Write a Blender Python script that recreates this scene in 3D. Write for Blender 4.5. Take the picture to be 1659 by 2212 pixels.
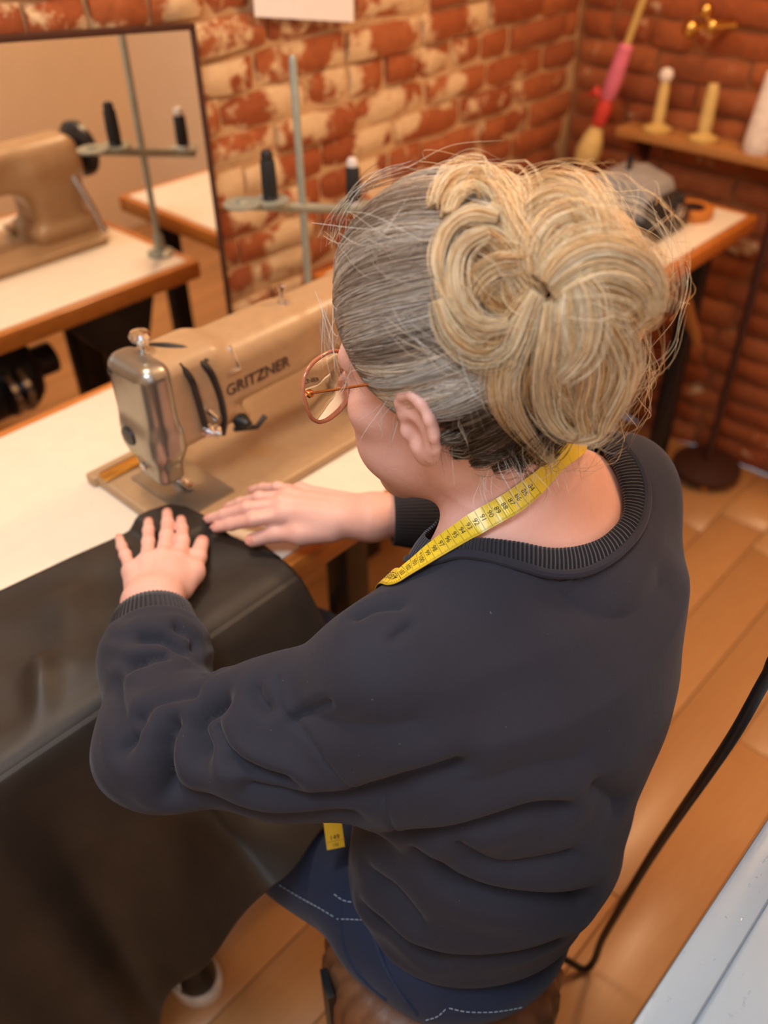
import bpy, bmesh, math, random
import numpy as np
from mathutils import Vector, Matrix, noise as mnoise

random.seed(7)
RNG = np.random.default_rng(11)
SC = bpy.context.scene
COL = SC.collection
for _o in list(bpy.data.objects):
    bpy.data.objects.remove(_o)

# ------------------------------------------------------------------ camera
# room axes: +X runs along the brick wall behind the machine, +Y goes towards it.
FPX, PITCH, YAW, ROLL, CAMZ = 1889.0, math.radians(38.9), math.radians(43.6), math.radians(0.843), 1.5
_Fh = np.array([math.cos(YAW), math.sin(YAW), 0.0]); _R0 = np.array([math.sin(YAW), -math.cos(YAW), 0.0])
_Z = np.array([0, 0, 1.0])
CF = _Fh * math.cos(PITCH) - _Z * math.sin(PITCH)
_U0 = _Fh * math.sin(PITCH) + _Z * math.cos(PITCH)
CR = _R0 * math.cos(ROLL) - _U0 * math.sin(ROLL)
CU = _U0 * math.cos(ROLL) + _R0 * math.sin(ROLL)
CC = np.array([0, 0, CAMZ])
camd = bpy.data.cameras.new('camera')
cam = bpy.data.objects.new('camera', camd); COL.objects.link(cam)
camd.sensor_fit = 'VERTICAL'; camd.sensor_height = 36.0; camd.sensor_width = 27.0
camd.lens = 36.0 * FPX / 2212.0
camd.clip_start = 0.02; camd.clip_end = 50
camd.dof.use_dof = True; camd.dof.focus_distance = 0.77; camd.dof.aperture_fstop = 3.1
cam.matrix_world = Matrix(((CR[0], CU[0], -CF[0], CC[0]), (CR[1], CU[1], -CF[1], CC[1]), (CR[2], CU[2], -CF[2], CC[2]), (0, 0, 0, 1)))
SC.camera = cam

# ------------------------------------------------------------------ world, lights, exposure
w = bpy.data.worlds.new('world'); SC.world = w; w.use_nodes = True
w.node_tree.nodes['Background'].inputs[0].default_value = (0.85, 0.92, 1.0, 1)
w.node_tree.nodes['Background'].inputs[1].default_value = 0.25

def area_light(name, loc, target, size, energy, color, size_y=None, shape='RECTANGLE'):
    d = bpy.data.lights.new(name, 'AREA'); d.shape = shape; d.size = size
    if shape in ('RECTANGLE', 'ELLIPSE'): d.size_y = size_y or size
    d.energy = energy; d.color = color
    o = bpy.data.objects.new(name, d); COL.objects.link(o); o.location = loc
    o.rotation_euler = (Vector(target) - Vector(loc)).to_track_quat('-Z', 'Y').to_euler()
    return o
# daylight through the window behind the photographer
area_light('window_daylight', (-0.35, -0.93, 1.90), (0.30, 0.4, 1.0), 1.25, 5.0, (0.78, 0.88, 1.0), 1.15)
# cool ceiling panel above the photographer
area_light('ceiling_panel_light', (-0.22, 0.22, 2.46), (0.10, 0.35, 0.8), 0.60, 21.0, (0.72, 0.87, 1.0), 0.60)
# two warm ceiling lamps of the workshop
def bulb(name, loc, energy, color, r=.10):
    d = bpy.data.lights.new(name, 'POINT'); d.energy = energy; d.color = color; d.shadow_soft_size = r
    o = bpy.data.objects.new(name, d); COL.objects.link(o); o.location = loc; return o
bulb('pendant_bulb_light', (1.66, 0.45, 2.10), 34.0, (1.0, 0.65, 0.36))
area_light('table_lamp_light', (0.42, 1.02, 2.38), (0.45, 0.85, 0.7), 0.30, 12.0, (1.0, 0.82, 0.64), shape='DISK')
SC.view_settings.view_transform = 'Standard'; SC.view_settings.look = 'None'
SC.view_settings.exposure = 0.0; SC.view_settings.gamma = 1.0; SC.view_settings.use_curve_mapping = False

# ------------------------------------------------------------------ pixel helpers (photograph frame 1659 x 2212)
def ray(u, v): return CF + CR * ((u - 829.5) / FPX) + CU * ((1106.0 - v) / FPX)
def atz(u, v, z):
    d = ray(u, v); return CC + d * ((z - CAMZ) / d[2])
def aty(u, v, y):
    d = ray(u, v); return CC + d * (y / d[1])
def atx(u, v, x):
    d = ray(u, v); return CC + d * (x / d[0])
def atd(u, v, dd): return CC + ray(u, v) * dd

# ------------------------------------------------------------------ object helpers
def link(o, parent=None):
    COL.objects.link(o)
    if parent is not None: o.parent = parent
    return o
def tag(o, label=None, cat=None, group=None, kind=None):
    if label: o['label'] = label
    if cat: o['category'] = cat
    if group: o['group'] = group
    if kind: o['kind'] = kind
    return o
def empty(name, loc=(0, 0, 0)):
    o = bpy.data.objects.new(name, None); o.empty_display_size = 0.05
    COL.objects.link(o); o.location = loc
    return o
def mesh_from(name, V, F, smooth=True):
    V = np.asarray(V, dtype=np.float32); m = bpy.data.meshes.new(name)
    if isinstance(F, np.ndarray):
        k = F.shape[1]; m.vertices.add(len(V)); m.vertices.foreach_set('co', V.ravel())
        m.loops.add(F.size); m.loops.foreach_set('vertex_index', F.ravel().astype(np.int32))
        m.polygons.add(len(F)); m.polygons.foreach_set('loop_start', np.arange(0, F.size, k, dtype=np.int32))
        m.polygons.foreach_set('loop_total', np.full(len(F), k, dtype=np.int32))
        m.update(calc_edges=True)
    else:
        m.from_pydata([tuple(float(c) for c in p) for p in V], [], [tuple(int(i) for i in f) for f in F])
    if smooth: m.polygons.foreach_set('use_smooth', np.ones(len(m.polygons), dtype=bool))
    m.update()
    return m
def part(name, V, F, mat, parent=None, smooth=True, world=True):
    """mesh object; vertices in world coordinates, re-based to the parent's origin"""
    V = np.asarray(V, dtype=float)
    if parent is not None and world: V = V - np.array(parent.matrix_world.translation if parent.parent is None else _wloc(parent))
    o = bpy.data.objects.new(name, mesh_from(name, V, F, smooth))
    if mat: o.data.materials.append(mat)
    return link(o, parent)
def _wloc(o):
    p = Vector(o.location)
    while o.parent is not None:
        o = o.parent; p = p + Vector(o.location)
    return p
def part_at(name, V, F, mat, parent=None, smooth=True):
    """like part, but loc of every ancestor is summed (no rotations used on ancestors)"""
    V = np.asarray(V, dtype=float)
    if parent is not None: V = V - np.array(_wloc(parent))
    o = bpy.data.objects.new(name, mesh_from(name, V, F, smooth))
    if mat: o.data.materials.append(mat)
    return link(o, parent)
part = part_at

class MB:
    """collects simple solids; build() makes one mesh object"""
    def __init__(s): s.V = []; s.F = []
    def add(s, V, F):
        n = len(s.V); s.V += [tuple(map(float, p)) for p in V]; s.F += [tuple(int(i) + n for i in f) for f in F]; return s
    def box(s, lo, hi, bev=0.0, rot=None, piv=None):
        bm = bmesh.new(); bmesh.ops.create_cube(bm, size=1.0)
        for vv in bm.verts:
            vv.co = Vector([lo[i] + (vv.co[i] + .5) * (hi[i] - lo[i]) for i in range(3)])
        if bev: bmesh.ops.bevel(bm, geom=bm.edges[:], offset=bev, segments=2, profile=.5, affect='EDGES')
        if rot is not None:
            bmesh.ops.rotate(bm, verts=bm.verts[:], cent=Vector(piv), matrix=rot)
        bm.verts.index_update(); s.add([v.co for v in bm.verts], [[v.index for v in f.verts] for f in bm.faces]); bm.free(); return s
    def tube(s, pts, rad, n=10, cap=True):
        pts = [np.array(p, float) for p in pts]; rad = [rad] * len(pts) if np.isscalar(rad) else rad
        V = []; up = None
        for i, p in enumerate(pts):
            t = pts[min(i + 1, len(pts) - 1)] - pts[max(i - 1, 0)]; t = t / (np.linalg.norm(t) + 1e-12)
            if up is None:
                up = np.array([0, 0, 1.0]) if abs(t[2]) < .9 else np.array([1.0, 0, 0])
            up = up - t * (up @ t); up = up / (np.linalg.norm(up) + 1e-12); sd = np.cross(t, up)
            for k in range(n):
                a = 2 * math.pi * k / n; V.append(p + (up * math.cos(a) + sd * math.sin(a)) * rad[i])
        F = []
        for i in range(len(pts) - 1):
            for k in range(n):
                k2 = (k + 1) % n; F.append((i * n + k, (i + 1) * n + k, (i + 1) * n + k2, i * n + k2))
        if cap:
            F.append(tuple(range(n - 1, -1, -1))) if False else F.append(tuple(range(n)))
            F.append(tuple((len(pts) - 1) * n + k for k in range(n - 1, -1, -1)))
        return s.add(V, F)
    def lathe(s, base, axis, prof, n=24):
        """prof: list of (radius, height) along axis from base"""
        base = np.array(base, float); ax = np.array(axis, float); ax /= np.linalg.norm(ax)
        e1 = np.cross(ax, [0, 0, 1.0]) if abs(ax[2]) < .9 else np.cross(ax, [1.0, 0, 0]); e1 /= np.linalg.norm(e1); e2 = np.cross(ax, e1)
        V = []; F = []
        for r, h in prof:
            for k in range(n):
                a = 2 * math.pi * k / n; V.append(base + ax * h + (e1 * math.cos(a) + e2 * math.sin(a)) * max(r, 1e-5))
        for i in range(len(prof) - 1):
            for k in range(n):
                k2 = (k + 1) % n; F.append((i * n + k, i * n + k2, (i + 1) * n + k2, (i + 1) * n + k))
        F.append(tuple(range(n - 1, -1, -1))); F.append(tuple((len(prof) - 1) * n + k for k in range(n)))
        return s.add(V, F)
    def prism(s, poly, d0, d1, fn):
        """poly 2-D outline; fn(a, b, d) -> world point; extruded from d0 to d1"""
        n = len(poly); V = [fn(a, b, d0) for a, b in poly] + [fn(a, b, d1) for a, b in poly]
        F = [tuple(range(n - 1, -1, -1)), tuple(range(n, 2 * n))] + [(i, (i + 1) % n, n + (i + 1) % n, n + i) for i in range(n)]
        return s.add(V, F)
    def build(s, name, mat, parent=None, smooth=False, bevel=0.0, auto=True):
        o = part(name, s.V, s.F, mat, parent, smooth=smooth)
        bm = bmesh.new(); bm.from_mesh(o.data); bmesh.ops.recalc_face_normals(bm, faces=bm.faces[:])
        if bevel: bmesh.ops.bevel(bm, geom=[e for e in bm.edges if len(e.link_faces) == 2 and e.calc_face_angle(0) > .6], offset=bevel, segments=2, profile=.5, affect='EDGES')
        bm.to_mesh(o.data); bm.free()
        if auto:
            o.data.polygons.foreach_set('use_smooth', np.ones(len(o.data.polygons), dtype=bool))
            o.data.set_sharp_from_angle(angle=math.radians(38))
        return o

def catmull(pts, n):
    P = np.array(pts, float); P = np.vstack([2 * P[0] - P[1], P, 2 * P[-1] - P[-2]])
    seg = len(P) - 3; t = np.linspace(0, seg, n); i = np.minimum(t.astype(int), seg - 1); x = (t - i)[:, None]
    a, b, c, d = P[i], P[i + 1], P[i + 2], P[i + 3]
    return .5 * ((2 * b) + (c - a) * x + (2 * a - 5 * b + 4 * c - d) * x ** 2 + (3 * b - a - 3 * c + d) * x ** 3)

# ------------------------------------------------------------------ materials
def srgb(r, g, b):
    f = lambda c: (c / 255 / 12.92) if c / 255 <= .04045 else ((c / 255 + .055) / 1.055) ** 2.4
    return (f(r), f(g), f(b), 1.0)
class NT:
    def __init__(s, name):
        s.m = bpy.data.materials.new(name); s.m.use_nodes = True; s.t = s.m.node_tree; s.n = s.t.nodes; s.b = s.n['Principled BSDF']
    def node(s, ty, **kw):
        x = s.n.new(ty)
        for k, v in kw.items():
            if k.startswith('i_'):
                key = k[2:]; key = int(key) if key.isdigit() else key.replace('_', ' ')
                x.inputs[key].default_value = v
            else: setattr(x, k, v)
        return x
    def link(s, a, b): s.t.links.new(a, b)
    def coords(s, kind='Object'): return s.node('ShaderNodeTexCoord').outputs[kind]
    def noise(s, scale, detail=4, rough=.55, vec=None, stretch=None):
        x = s.node('ShaderNodeTexNoise'); x.inputs['Scale'].default_value = scale; x.inputs['Detail'].default_value = detail; x.inputs['Roughness'].default_value = rough
        v = vec if vec is not None else s.coords()
        if stretch:
            mp = s.node('ShaderNodeMapping'); mp.inputs['Scale'].default_value = stretch; s.link(v, mp.inputs[0]); v = mp.outputs[0]
        s.link(v, x.inputs['Vector']); return x.outputs['Fac']
    def ramp(s, fac, stops):
        x = s.node('ShaderNodeValToRGB'); cr = x.color_ramp
        while len(cr.elements) < len(stops): cr.elements.new(.5)
        for e, (p, c) in zip(cr.elements, stops): e.position = p; e.color = c
        s.link(fac, x.inputs[0]); return x.outputs[0]
    def mix(s, fac, a, b, mode='MIX'):
        x = s.node('ShaderNodeMix', data_type='RGBA', blend_type=mode)
        for inp, val in ((x.inputs[0], fac), (x.inputs[6], a), (x.inputs[7], b)):
            if hasattr(val, 'links') or hasattr(val, 'is_linked'): s.link(val, inp)
            else: inp.default_value = val
        return x.outputs[2]
    def math(s, op, a, b=0.0, clamp=False):
        x = s.node('ShaderNodeMath', operation=op, use_clamp=clamp)
        for inp, val in ((x.inputs[0], a), (x.inputs[1], b)):
            if hasattr(val, 'is_linked'): s.link(val, inp)
            else: inp.default_value = val
        return x.outputs[0]
    def bump(s, h, strength=.3, dist=.002):
        x = s.node('ShaderNodeBump'); x.inputs['Strength'].default_value = strength; x.inputs['Distance'].default_value = dist
        s.link(h, x.inputs['Height']); s.link(x.outputs[0], s.b.inputs['Normal']); return x
    def set(s, **kw):
        for k, v in kw.items():
            key = {'color': 'Base Color', 'rough': 'Roughness', 'metal': 'Metallic', 'spec': 'Specular IOR Level', 'sheen': 'Sheen Weight', 'sheenr': 'Sheen Roughness', 'sss': 'Subsurface Weight', 'coat': 'Coat Weight', 'coatr': 'Coat Roughness', 'trans': 'Transmission Weight', 'ior': 'IOR', 'emc': 'Emission Color', 'ems': 'Emission Strength', 'alpha': 'Alpha', 'aniso': 'Anisotropic'}[k]
            if hasattr(v, 'is_linked'): s.link(v, s.b.inputs[key])
            else: s.b.inputs[key].default_value = v
        return s
def simple(name, col, rough=.5, metal=0.0, var=.12, nscale=40, bump=0.0, bscale=300, **kw):
    """plain procedural material: base colour with a little noise variation and fine relief"""
    n = NT(name); c = np.array(col[:3]); lo = tuple(c * (1 - var)) + (1,); hi = tuple(np.minimum(c * (1 + var), 1)) + (1,)
    n.set(color=n.ramp(n.noise(nscale), [(.3, lo), (.7, hi)]), rough=rough, metal=metal, **kw)
    if bump: n.bump(n.noise(bscale, 3), bump, .001)
    return n.m

M = {}
M['steel'] = simple('polished_steel', (.55, .55, .56), .22, 1.0)
M['chrome'] = simple('chrome', (.75, .76, .78), .12, 1.0, .05)
M['black_metal'] = simple('black_enamel', (.012, .012, .013), .35, 0.0, bump=.05)
M['iron'] = simple('brown_iron', srgb(70, 38, 28), .55, 0.3, bump=.1)
M['brass'] = simple('brass', srgb(214, 170, 90), .25, 1.0)
M['plastic_black'] = simple('black_plastic', (.010, .010, .011), .4)
M['machine_tan'] = simple('hammered_tan_enamel', srgb(176, 142, 104), .36, 0.0, .06, 60, bump=.06, bscale=260, coat=.2, coatr=.3)
M['machine_silver'] = simple('brushed_face_plate', srgb(165, 160, 148), .30, .85, .06, bump=.03)
M['machine_grey'] = simple('grey_enamel', srgb(150, 148, 145), .4, .1)
M['laminate'] = simple('cream_table_laminate', srgb(236, 222, 200), .42, 0, .03, 25, bump=.02, bscale=500)
M['paper'] = simple('white_paper', srgb(232, 226, 224), .7, 0, .02)
M['print'] = simple('black_print', (.012, .012, .012), .6)
M['gold_letter'] = simple('dark_letters', srgb(62, 42, 32), .5)
M['thread_black'] = simple('black_thread', (.008, .008, .009), .7, bump=.4, bscale=900)
M['thread_cream'] = simple('cream_thread', srgb(214, 180, 110), .7, bump=.4, bscale=900)
M['thread_white'] = simple('white_thread', srgb(235, 220, 205), .7, bump=.4, bscale=900)
M['spool_white'] = simple('white_plastic', srgb(215, 208, 200), .4)
M['stand_grey'] = simple('pale_green_grey_enamel', srgb(150, 152, 138), .4, .2)
M['wood_light'] = None

def wood(name, c1, c2, rough=.4, scale=18, stretch=(1, 12, 12), coat=.15):
    n = NT(name); f = n.noise(scale, 5, .6, stretch=stretch); n.set(color=n.ramp(f, [(.3, c1), (.7, c2)]), rough=rough, coat=coat)
    n.bump(f, .12, .0006); return n.m
M['edge_wood'] = wood('varnished_orange_edge', srgb(168, 92, 30), srgb(206, 128, 52), .34, 30)
M['shelf_wood'] = wood('shelf_board', srgb(150, 98, 48), srgb(190, 132, 70), .5)
M['peg_wood'] = wood('turned_peg_wood', srgb(188, 150, 80), srgb(214, 178, 104), .5)
def floor_mat():
    n = NT('oak_laminate'); oi = n.node('ShaderNodeObjectInfo')
    f = n.noise(9, 6, .62, stretch=(1.2, 14, 6))
    f2 = n.noise(60, 4, .6, stretch=(1, 18, 6))
    a = n.mix(f, srgb(186, 132, 78), srgb(216, 164, 108)); b = n.mix(n.math('MULTIPLY', f2, .5), a, srgb(164, 108, 58))
    h = n.node('ShaderNodeHueSaturation'); n.link(b, h.inputs['Color'])
    mr = n.node('ShaderNodeMapRange'); n.link(oi.outputs['Random'], mr.inputs[0]); mr.inputs[3].default_value = .90; mr.inputs[4].default_value = 1.07; n.link(mr.outputs[0], h.inputs['Value'])
    n.set(color=h.outputs[0], rough=.38, coat=.2, coatr=.25); n.bump(f2, .08, .0005); return n.m
M['floor'] = floor_mat()
def brick_mat(name, plaster):
    """fired clay, a different tone for each brick, smeared with old lime mortar in patches"""
    n = NT(name); oi = n.node('ShaderNodeObjectInfo')
    gp = n.node('ShaderNodeNewGeometry').outputs['Position']
    tone = n.ramp(oi.outputs['Random'], [(0, srgb(142, 66, 36)), (.35, srgb(172, 90, 48)), (.7, srgb(190, 112, 66)), (1, srgb(156, 84, 54))])
    f = n.noise(45, 6, .65, vec=gp); c = n.mix(f, tone, srgb(96, 40, 20)); 
    x = n.node('ShaderNodeMix', data_type='RGBA', blend_type='MIX'); 
    c = n.mix(n.math('MULTIPLY', n.noise(130, 4, .7, vec=gp), .35), c, srgb(200, 120, 70))
    big = n.noise(9.0, 5, .62, vec=gp); sep = n.node('ShaderNodeSeparateXYZ'); n.link(gp, sep.inputs[0])
    grad = n.node('ShaderNodeMapRange'); n.link(sep.outputs[0], grad.inputs[0])
    grad.inputs[1].default_value = .6; grad.inputs[2].default_value = 2.1; grad.inputs[3].default_value = plaster; grad.inputs[4].default_value = plaster - .16
    amt = n.math('ADD', big, grad.outputs[0]); msk = n.ramp(amt, [(.50, (0, 0, 0, 1)), (.56, (1, 1, 1, 1))])
    lime = n.mix(n.noise(30, 4, .6, vec=gp), srgb(196, 160, 118), srgb(222, 192, 150))
    n.set(color=n.mix(msk, c, lime), rough=.9, spec=.25)
    n.bump(n.noise(90, 5, .7, vec=gp), .5, .004); return n.m
M['brick_left'] = brick_mat('old_brick_limed', .075)
M['brick_right'] = brick_mat('old_brick_red', .06)
def mortar_mat(name, ca, cb):
    n = NT(name); gp = n.node('ShaderNodeNewGeometry').outputs['Position']; f = n.noise(25, 6, .65, vec=gp)
    n.set(color=n.mix(f, ca, cb), rough=.95, spec=.2); n.bump(n.noise(70, 6, .7, vec=gp), .6, .006); return n.m
M['mortar'] = mortar_mat('lime_mortar', srgb(176, 134, 92), srgb(214, 176, 132))
M['mortar_r'] = mortar_mat('brown_mortar', srgb(120, 70, 42), srgb(168, 110, 68))
M['plaster'] = simple('cream_wall_paint', srgb(238, 214, 184), .85, 0, .04, 3, bump=.05, bscale=90)
M['white_paint'] = simple('white_wall_paint', srgb(230, 226, 220), .85, 0, .03, 3, bump=.05)
def chipped():
    n = NT('cool_lit_white_gloss_paint'); f = n.noise(26, 4, .6); d = n.noise(70, 3, .7, stretch=(1, 2.2, 1))
    n.set(color=n.ramp(d, [(.70, srgb(146, 164, 180)), (.74, srgb(216, 224, 230))]), rough=.33, coat=.3)  # white paint tinted blue: the cool light on it is put into the base colour
    n.bump(n.math('ADD', n.math('MULTIPLY', f, .4), n.ramp(d, [(.66, (0, 0, 0, 1)), (.74, (1, 1, 1, 1))])), .45, .004); return n.m
M['chipped'] = chipped()
def leather():
    n = NT('black_leatherette'); n.set(color=n.ramp(n.noise(14, 4), [(.35, (.018, .0140, .0112, 1)), (.7, (.030, .0225, .0170, 1))]), rough=.50, spec=.45)
    v = n.node('ShaderNodeTexVoronoi'); v.inputs['Scale'].default_value = 700; n.link(n.coords(), v.inputs['Vector'])
    n.bump(v.outputs['Distance'], .12, .0006); return n.m
M['leather'] = leather()
M['stool_leather'] = simple('brown_stool_leather', srgb(126, 84, 56), .42, 0, .25, 30, bump=.25, bscale=240)
def fleece():
    n = NT('charcoal_navy_sweatshirt_knit'); f = n.noise(1400, 2, .6); g = n.noise(22, 4, .6)
    lint = n.ramp(n.noise(330, 1, .4), [(.81, (0, 0, 0, 1)), (.83, (1, 1, 1, 1))])
    base = n.mix(g, (.019, .020, .029, 1), (.027, .028, .040, 1)); base = n.mix(n.math('MULTIPLY', f, .5), base, (.050, .050, .068, 1)); base = n.mix(lint, base, (.12, .12, .13, 1))
    n.set(color=base, rough=.92, spec=.18, sheen=.12, sheenr=.45); n.b.inputs['Sheen Tint'].default_value = (.75, .74, .82, 1)
    n.bump(n.math('ADD', n.noise(620, 2, .6), n.math('MULTIPLY', n.noise(70, 4, .6), 1.5)), .22, .0012); return n.m
M['fleece'] = fleece()
def rib():
    n = NT('ribbed_knit'); uv = n.coords('UV'); sp = n.node('ShaderNodeSeparateXYZ'); n.link(uv, sp.inputs[0])
    s_ = n.math('SINE', n.math('MULTIPLY', sp.outputs[0], 2 * math.pi)); s01 = n.math('ADD', n.math('MULTIPLY', s_, .5), .5)
    n.set(color=n.mix(s01, (.010, .010, .014, 1), (.038, .037, .048, 1)), rough=.92, spec=.15, sheen=.2); n.bump(s01, .8, .0012); return n.m
M['rib'] = rib()
def denim():
    n = NT('dark_blue_denim'); wv = n.node('ShaderNodeTexWave'); wv.inputs['Scale'].default_value = 420; n.link(n.coords(), wv.inputs['Vector'])
    f = n.noise(18, 5, .6); c = n.mix(f, srgb(8, 18, 40), srgb(20, 40, 76)); c = n.mix(n.math('MULTIPLY', wv.outputs['Fac'], .25), c, srgb(44, 68, 108))
    n.set(color=c, rough=.85, sheen=.1); n.bump(wv.outputs['Fac'], .2, .0006); return n.m
M['denim'] = denim()
M['stitch'] = simple('pale_stitch_thread', srgb(150, 165, 185), .8)
def skin():
    n = NT('fair_skin'); f = n.noise(26, 5, .6); g = n.noise(140, 4, .65)
    c = n.mix(f, srgb(226, 174, 158), srgb(242, 198, 184)); c = n.mix(n.math('MULTIPLY', g, .35), c, srgb(216, 148, 134))
    n.set(color=c, rough=.48, spec=.4, sss=.12); n.b.inputs['Subsurface Radius'].default_value = (1.0, .35, .2); n.b.inputs['Subsurface Scale'].default_value = .006
    wv = n.node('ShaderNodeTexVoronoi'); wv.inputs['Scale'].default_value = 420; n.link(n.coords(), wv.inputs['Vector'])
    n.bump(n.math('ADD', n.math('MULTIPLY', wv.outputs['Distance'], .5), g), .16, .0012); return n.m
M['skin'] = skin()
M['nail'] = simple('finger_nail', srgb(226, 158, 142), .25, 0, .04, coat=.4)
def hair_mat():
    n = NT('hair_strands'); a = n.node('ShaderNodeAttribute', attribute_name='col')
    n.set(color=a.outputs['Color'], rough=.38, spec=.7); n.b.inputs['Specular Tint'].default_value = (1.0, .92, .80, 1)
    tr = n.node('ShaderNodeBsdfTranslucent'); n.link(a.outputs['Color'], tr.inputs['Color']); mx = n.node('ShaderNodeMixShader'); mx.inputs[0].default_value = .10
    n.link(n.b.outputs[0], mx.inputs[1]); n.link(tr.outputs[0], mx.inputs[2]); n.link(mx.outputs[0], n.n['Material Output'].inputs['Surface'])
    return n.m
M['hair'] = hair_mat()
M['scalp_hair'] = simple('ash_hair_underlayer', srgb(120, 108, 98), .6, 0, .3, 60, bump=.4, bscale=400)
M['bun_under'] = simple('blond_hair_underlayer', srgb(214, 170, 118), .6, 0, .3, 60, bump=.4, bscale=400)
def tape_mat(): 
    return simple('yellow_tape_vinyl', srgb(232, 200, 40), .38, 0, .04, 30, coat=.25)
M['tape'] = tape_mat()
M['pink'] = simple('pink_cloth', srgb(214, 110, 130), .7, 0, .15, 25)
M['red'] = simple('red_cloth', srgb(200, 60, 44), .7, 0, .15, 25)
M['orange_ply'] = wood('orange_stained_wood', srgb(176, 100, 34), srgb(208, 132, 56), .45)
M['lens'] = None
def glass():
    n = NT('spectacle_lens'); n.set(color=(.9, .92, .92, 1), rough=.02, trans=1.0, ior=1.06, spec=.5); return n.m
M['lens'] = glass()
M['acetate'] = simple('peach_acetate', srgb(206, 128, 92), .18, 0, .15, 60, coat=.6, trans=.25)
M['gold'] = simple('rose_gold_wire', srgb(226, 160, 100), .2, 1.0)
M['mirror'] = simple('mirror_silvering', (.90, .88, .84), .015, 1.0, 0.0)
# ================================================================== the setting
WX, WY, WB, WS, CH = 2.20, 1.37, -0.87, -1.30, 2.50   # right wall, brick wall, back wall, side wall, ceiling
def struct(o): o['kind'] = 'structure'; return o
floor = struct(MB().box((WS, WB, -.10), (WX, WY, -.012)).build('floor', M['mortar_r']))
floor['label'] = 'warm brown oak laminate floor of planks along the table'
_pv = []
for k in range(5):
    _b = MB().box((0, 0, -.012), (1, .121, 0), .0012); _o = _b.build('plank', M['floor'], None); _pv.append(_o.data); bpy.data.objects.remove(_o)
y = WB; row = 0
while y < WY - .01:
    x = WS - random.random() * .9
    while x < WX:
        L = random.choice((.85, 1.0, 1.15)); x0, x1 = max(x, WS), min(x + L, WX)
        if x1 - x0 > .03:
            o = bpy.data.objects.new('plank', random.choice(_pv)); link(o, floor)
            o.location = (x0 + .0008, y, 0); o.scale = (x1 - x0 - .0016, min(1.0, (WY - y) / .123), 1)
        x += L
    y += .123; row += 1

wall_left = struct(MB().box((WS, WY + .010, 0), (WX + .12, WY + .13, CH)).build('wall_left', M['mortar']))
wall_left['label'] = 'old brick wall with pale lime mortar behind the sewing table'
wall_right = struct(MB().box((WX + .010, .25, 0), (WX + .13, WY + .010, CH)).build('wall_right', M['mortar_r']))
wall_right['label'] = 'red brick wall at the right with the thread shelf'
struct(MB().box((WX, WB - .12, 0), (WX + .12, .25, CH)).build('wall_right_plaster', M['plaster']))
wb = MB()
for lo, hi in (((WS, 0), (-1.0, CH)), ((.32, 0), (WX, CH)), ((-1.0, 0), (.32, 1.15)), ((-1.0, 2.35), (.32, CH))):
    wb.box((lo[0], WB - .12, lo[1]), (hi[0], WB, hi[1]))
struct(wb.build('wall_back', M['plaster']))
struct(MB().box((WS - .12, WB - .12, 0), (WS, WY + .12, CH)).build('wall_side', M['plaster']))
struct(MB().box((WS - .12, WB - .12, CH), (WX + .12, WY + .12, CH + .1)).build('ceiling', M['white_paint']))
win = struct(MB().box((-1.0, WB - .10, 1.15), (-.95, WB - .02, 2.35)).box((.27, WB - .10, 1.15), (.32, WB - .02, 2.35))
             .box((-.95, WB - .10, 1.15), (.27, WB - .02, 1.20)).box((-.95, WB - .10, 2.30), (.27, WB - .02, 2.35)).build('window_1', M['white_paint']))

# ---- bricks: every brick in view is an object of its own
def brick_mesh(i, depth=.05):
    rng = random.Random(100 + i); bm = bmesh.new(); nx, nz = 4, 3; g = {}
    for a in range(nx + 1):
        for c in range(nz + 1):
            ex = min(a, nx - a); ez = min(c, nz - c); edge = (ex == 0 or ez == 0)
            jx = rng.uniform(-.012, .012); jz = rng.uniform(-.05, .05)
            yy = (rng.uniform(.003, .009) if edge else rng.uniform(-.004, .003)) + (.005 if (ex == 0 and ez == 0) else 0)
            g[a, c] = bm.verts.new(((a / nx - .5) * .99 + jx, yy, (c / nz - .5) * .97 + jz))
    for a in range(nx):
        for c in range(nz): bm.faces.new((g[a, c], g[a + 1, c], g[a + 1, c + 1], g[a, c + 1]))
    rim = [g[a, 0] for a in range(nx + 1)] + [g[nx, c] for c in range(1, nz + 1)] + [g[a, nz] for a in range(nx - 1, -1, -1)] + [g[0, c] for c in range(nz - 1, 0, -1)]
    back = [bm.verts.new((v.co.x, depth, v.co.z)) for v in rim]
    for k in range(len(rim)):
        k2 = (k + 1) % len(rim); bm.faces.new((rim[k2], rim[k], back[k], back[k2]))
    m = bpy.data.meshes.new('brick'); bm.normal_update(); bm.to_mesh(m); bm.free(); m.polygons.foreach_set('use_smooth', np.ones(len(m.polygons), dtype=bool)); m.set_sharp_from_angle(angle=.9)
    return m
BRL = [brick_mesh(i) for i in range(10)]; BRR = [m.copy() for m in BRL]
for m in BRL: m.materials.append(M['brick_left'])
for m in BRR: m.materials.append(M['brick_right'])
def courses(a0, a1, z0, z1, place, rng, course=.0645, shown=None):
    z = z0 + course / 2; r = 0
    while z < z1:
        a = a0 - rng.uniform(0, .12) - (.0 if r % 2 else .055)
        while a < a1:
            L = .215 if (r % 3 != 1 or rng.random() < .3) else .098
            L *= rng.uniform(.93, 1.05)
            b0, b1 = max(a, a0), min(a + L, a1)
            if b1 - b0 > .03: place(b0, b1, z + rng.uniform(-.003, .003), .057 * rng.uniform(.93, 1.05), rng)
            a += L + rng.uniform(.007, .013)
        z += course; r += 1
far_left = []; far_right = []
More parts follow.
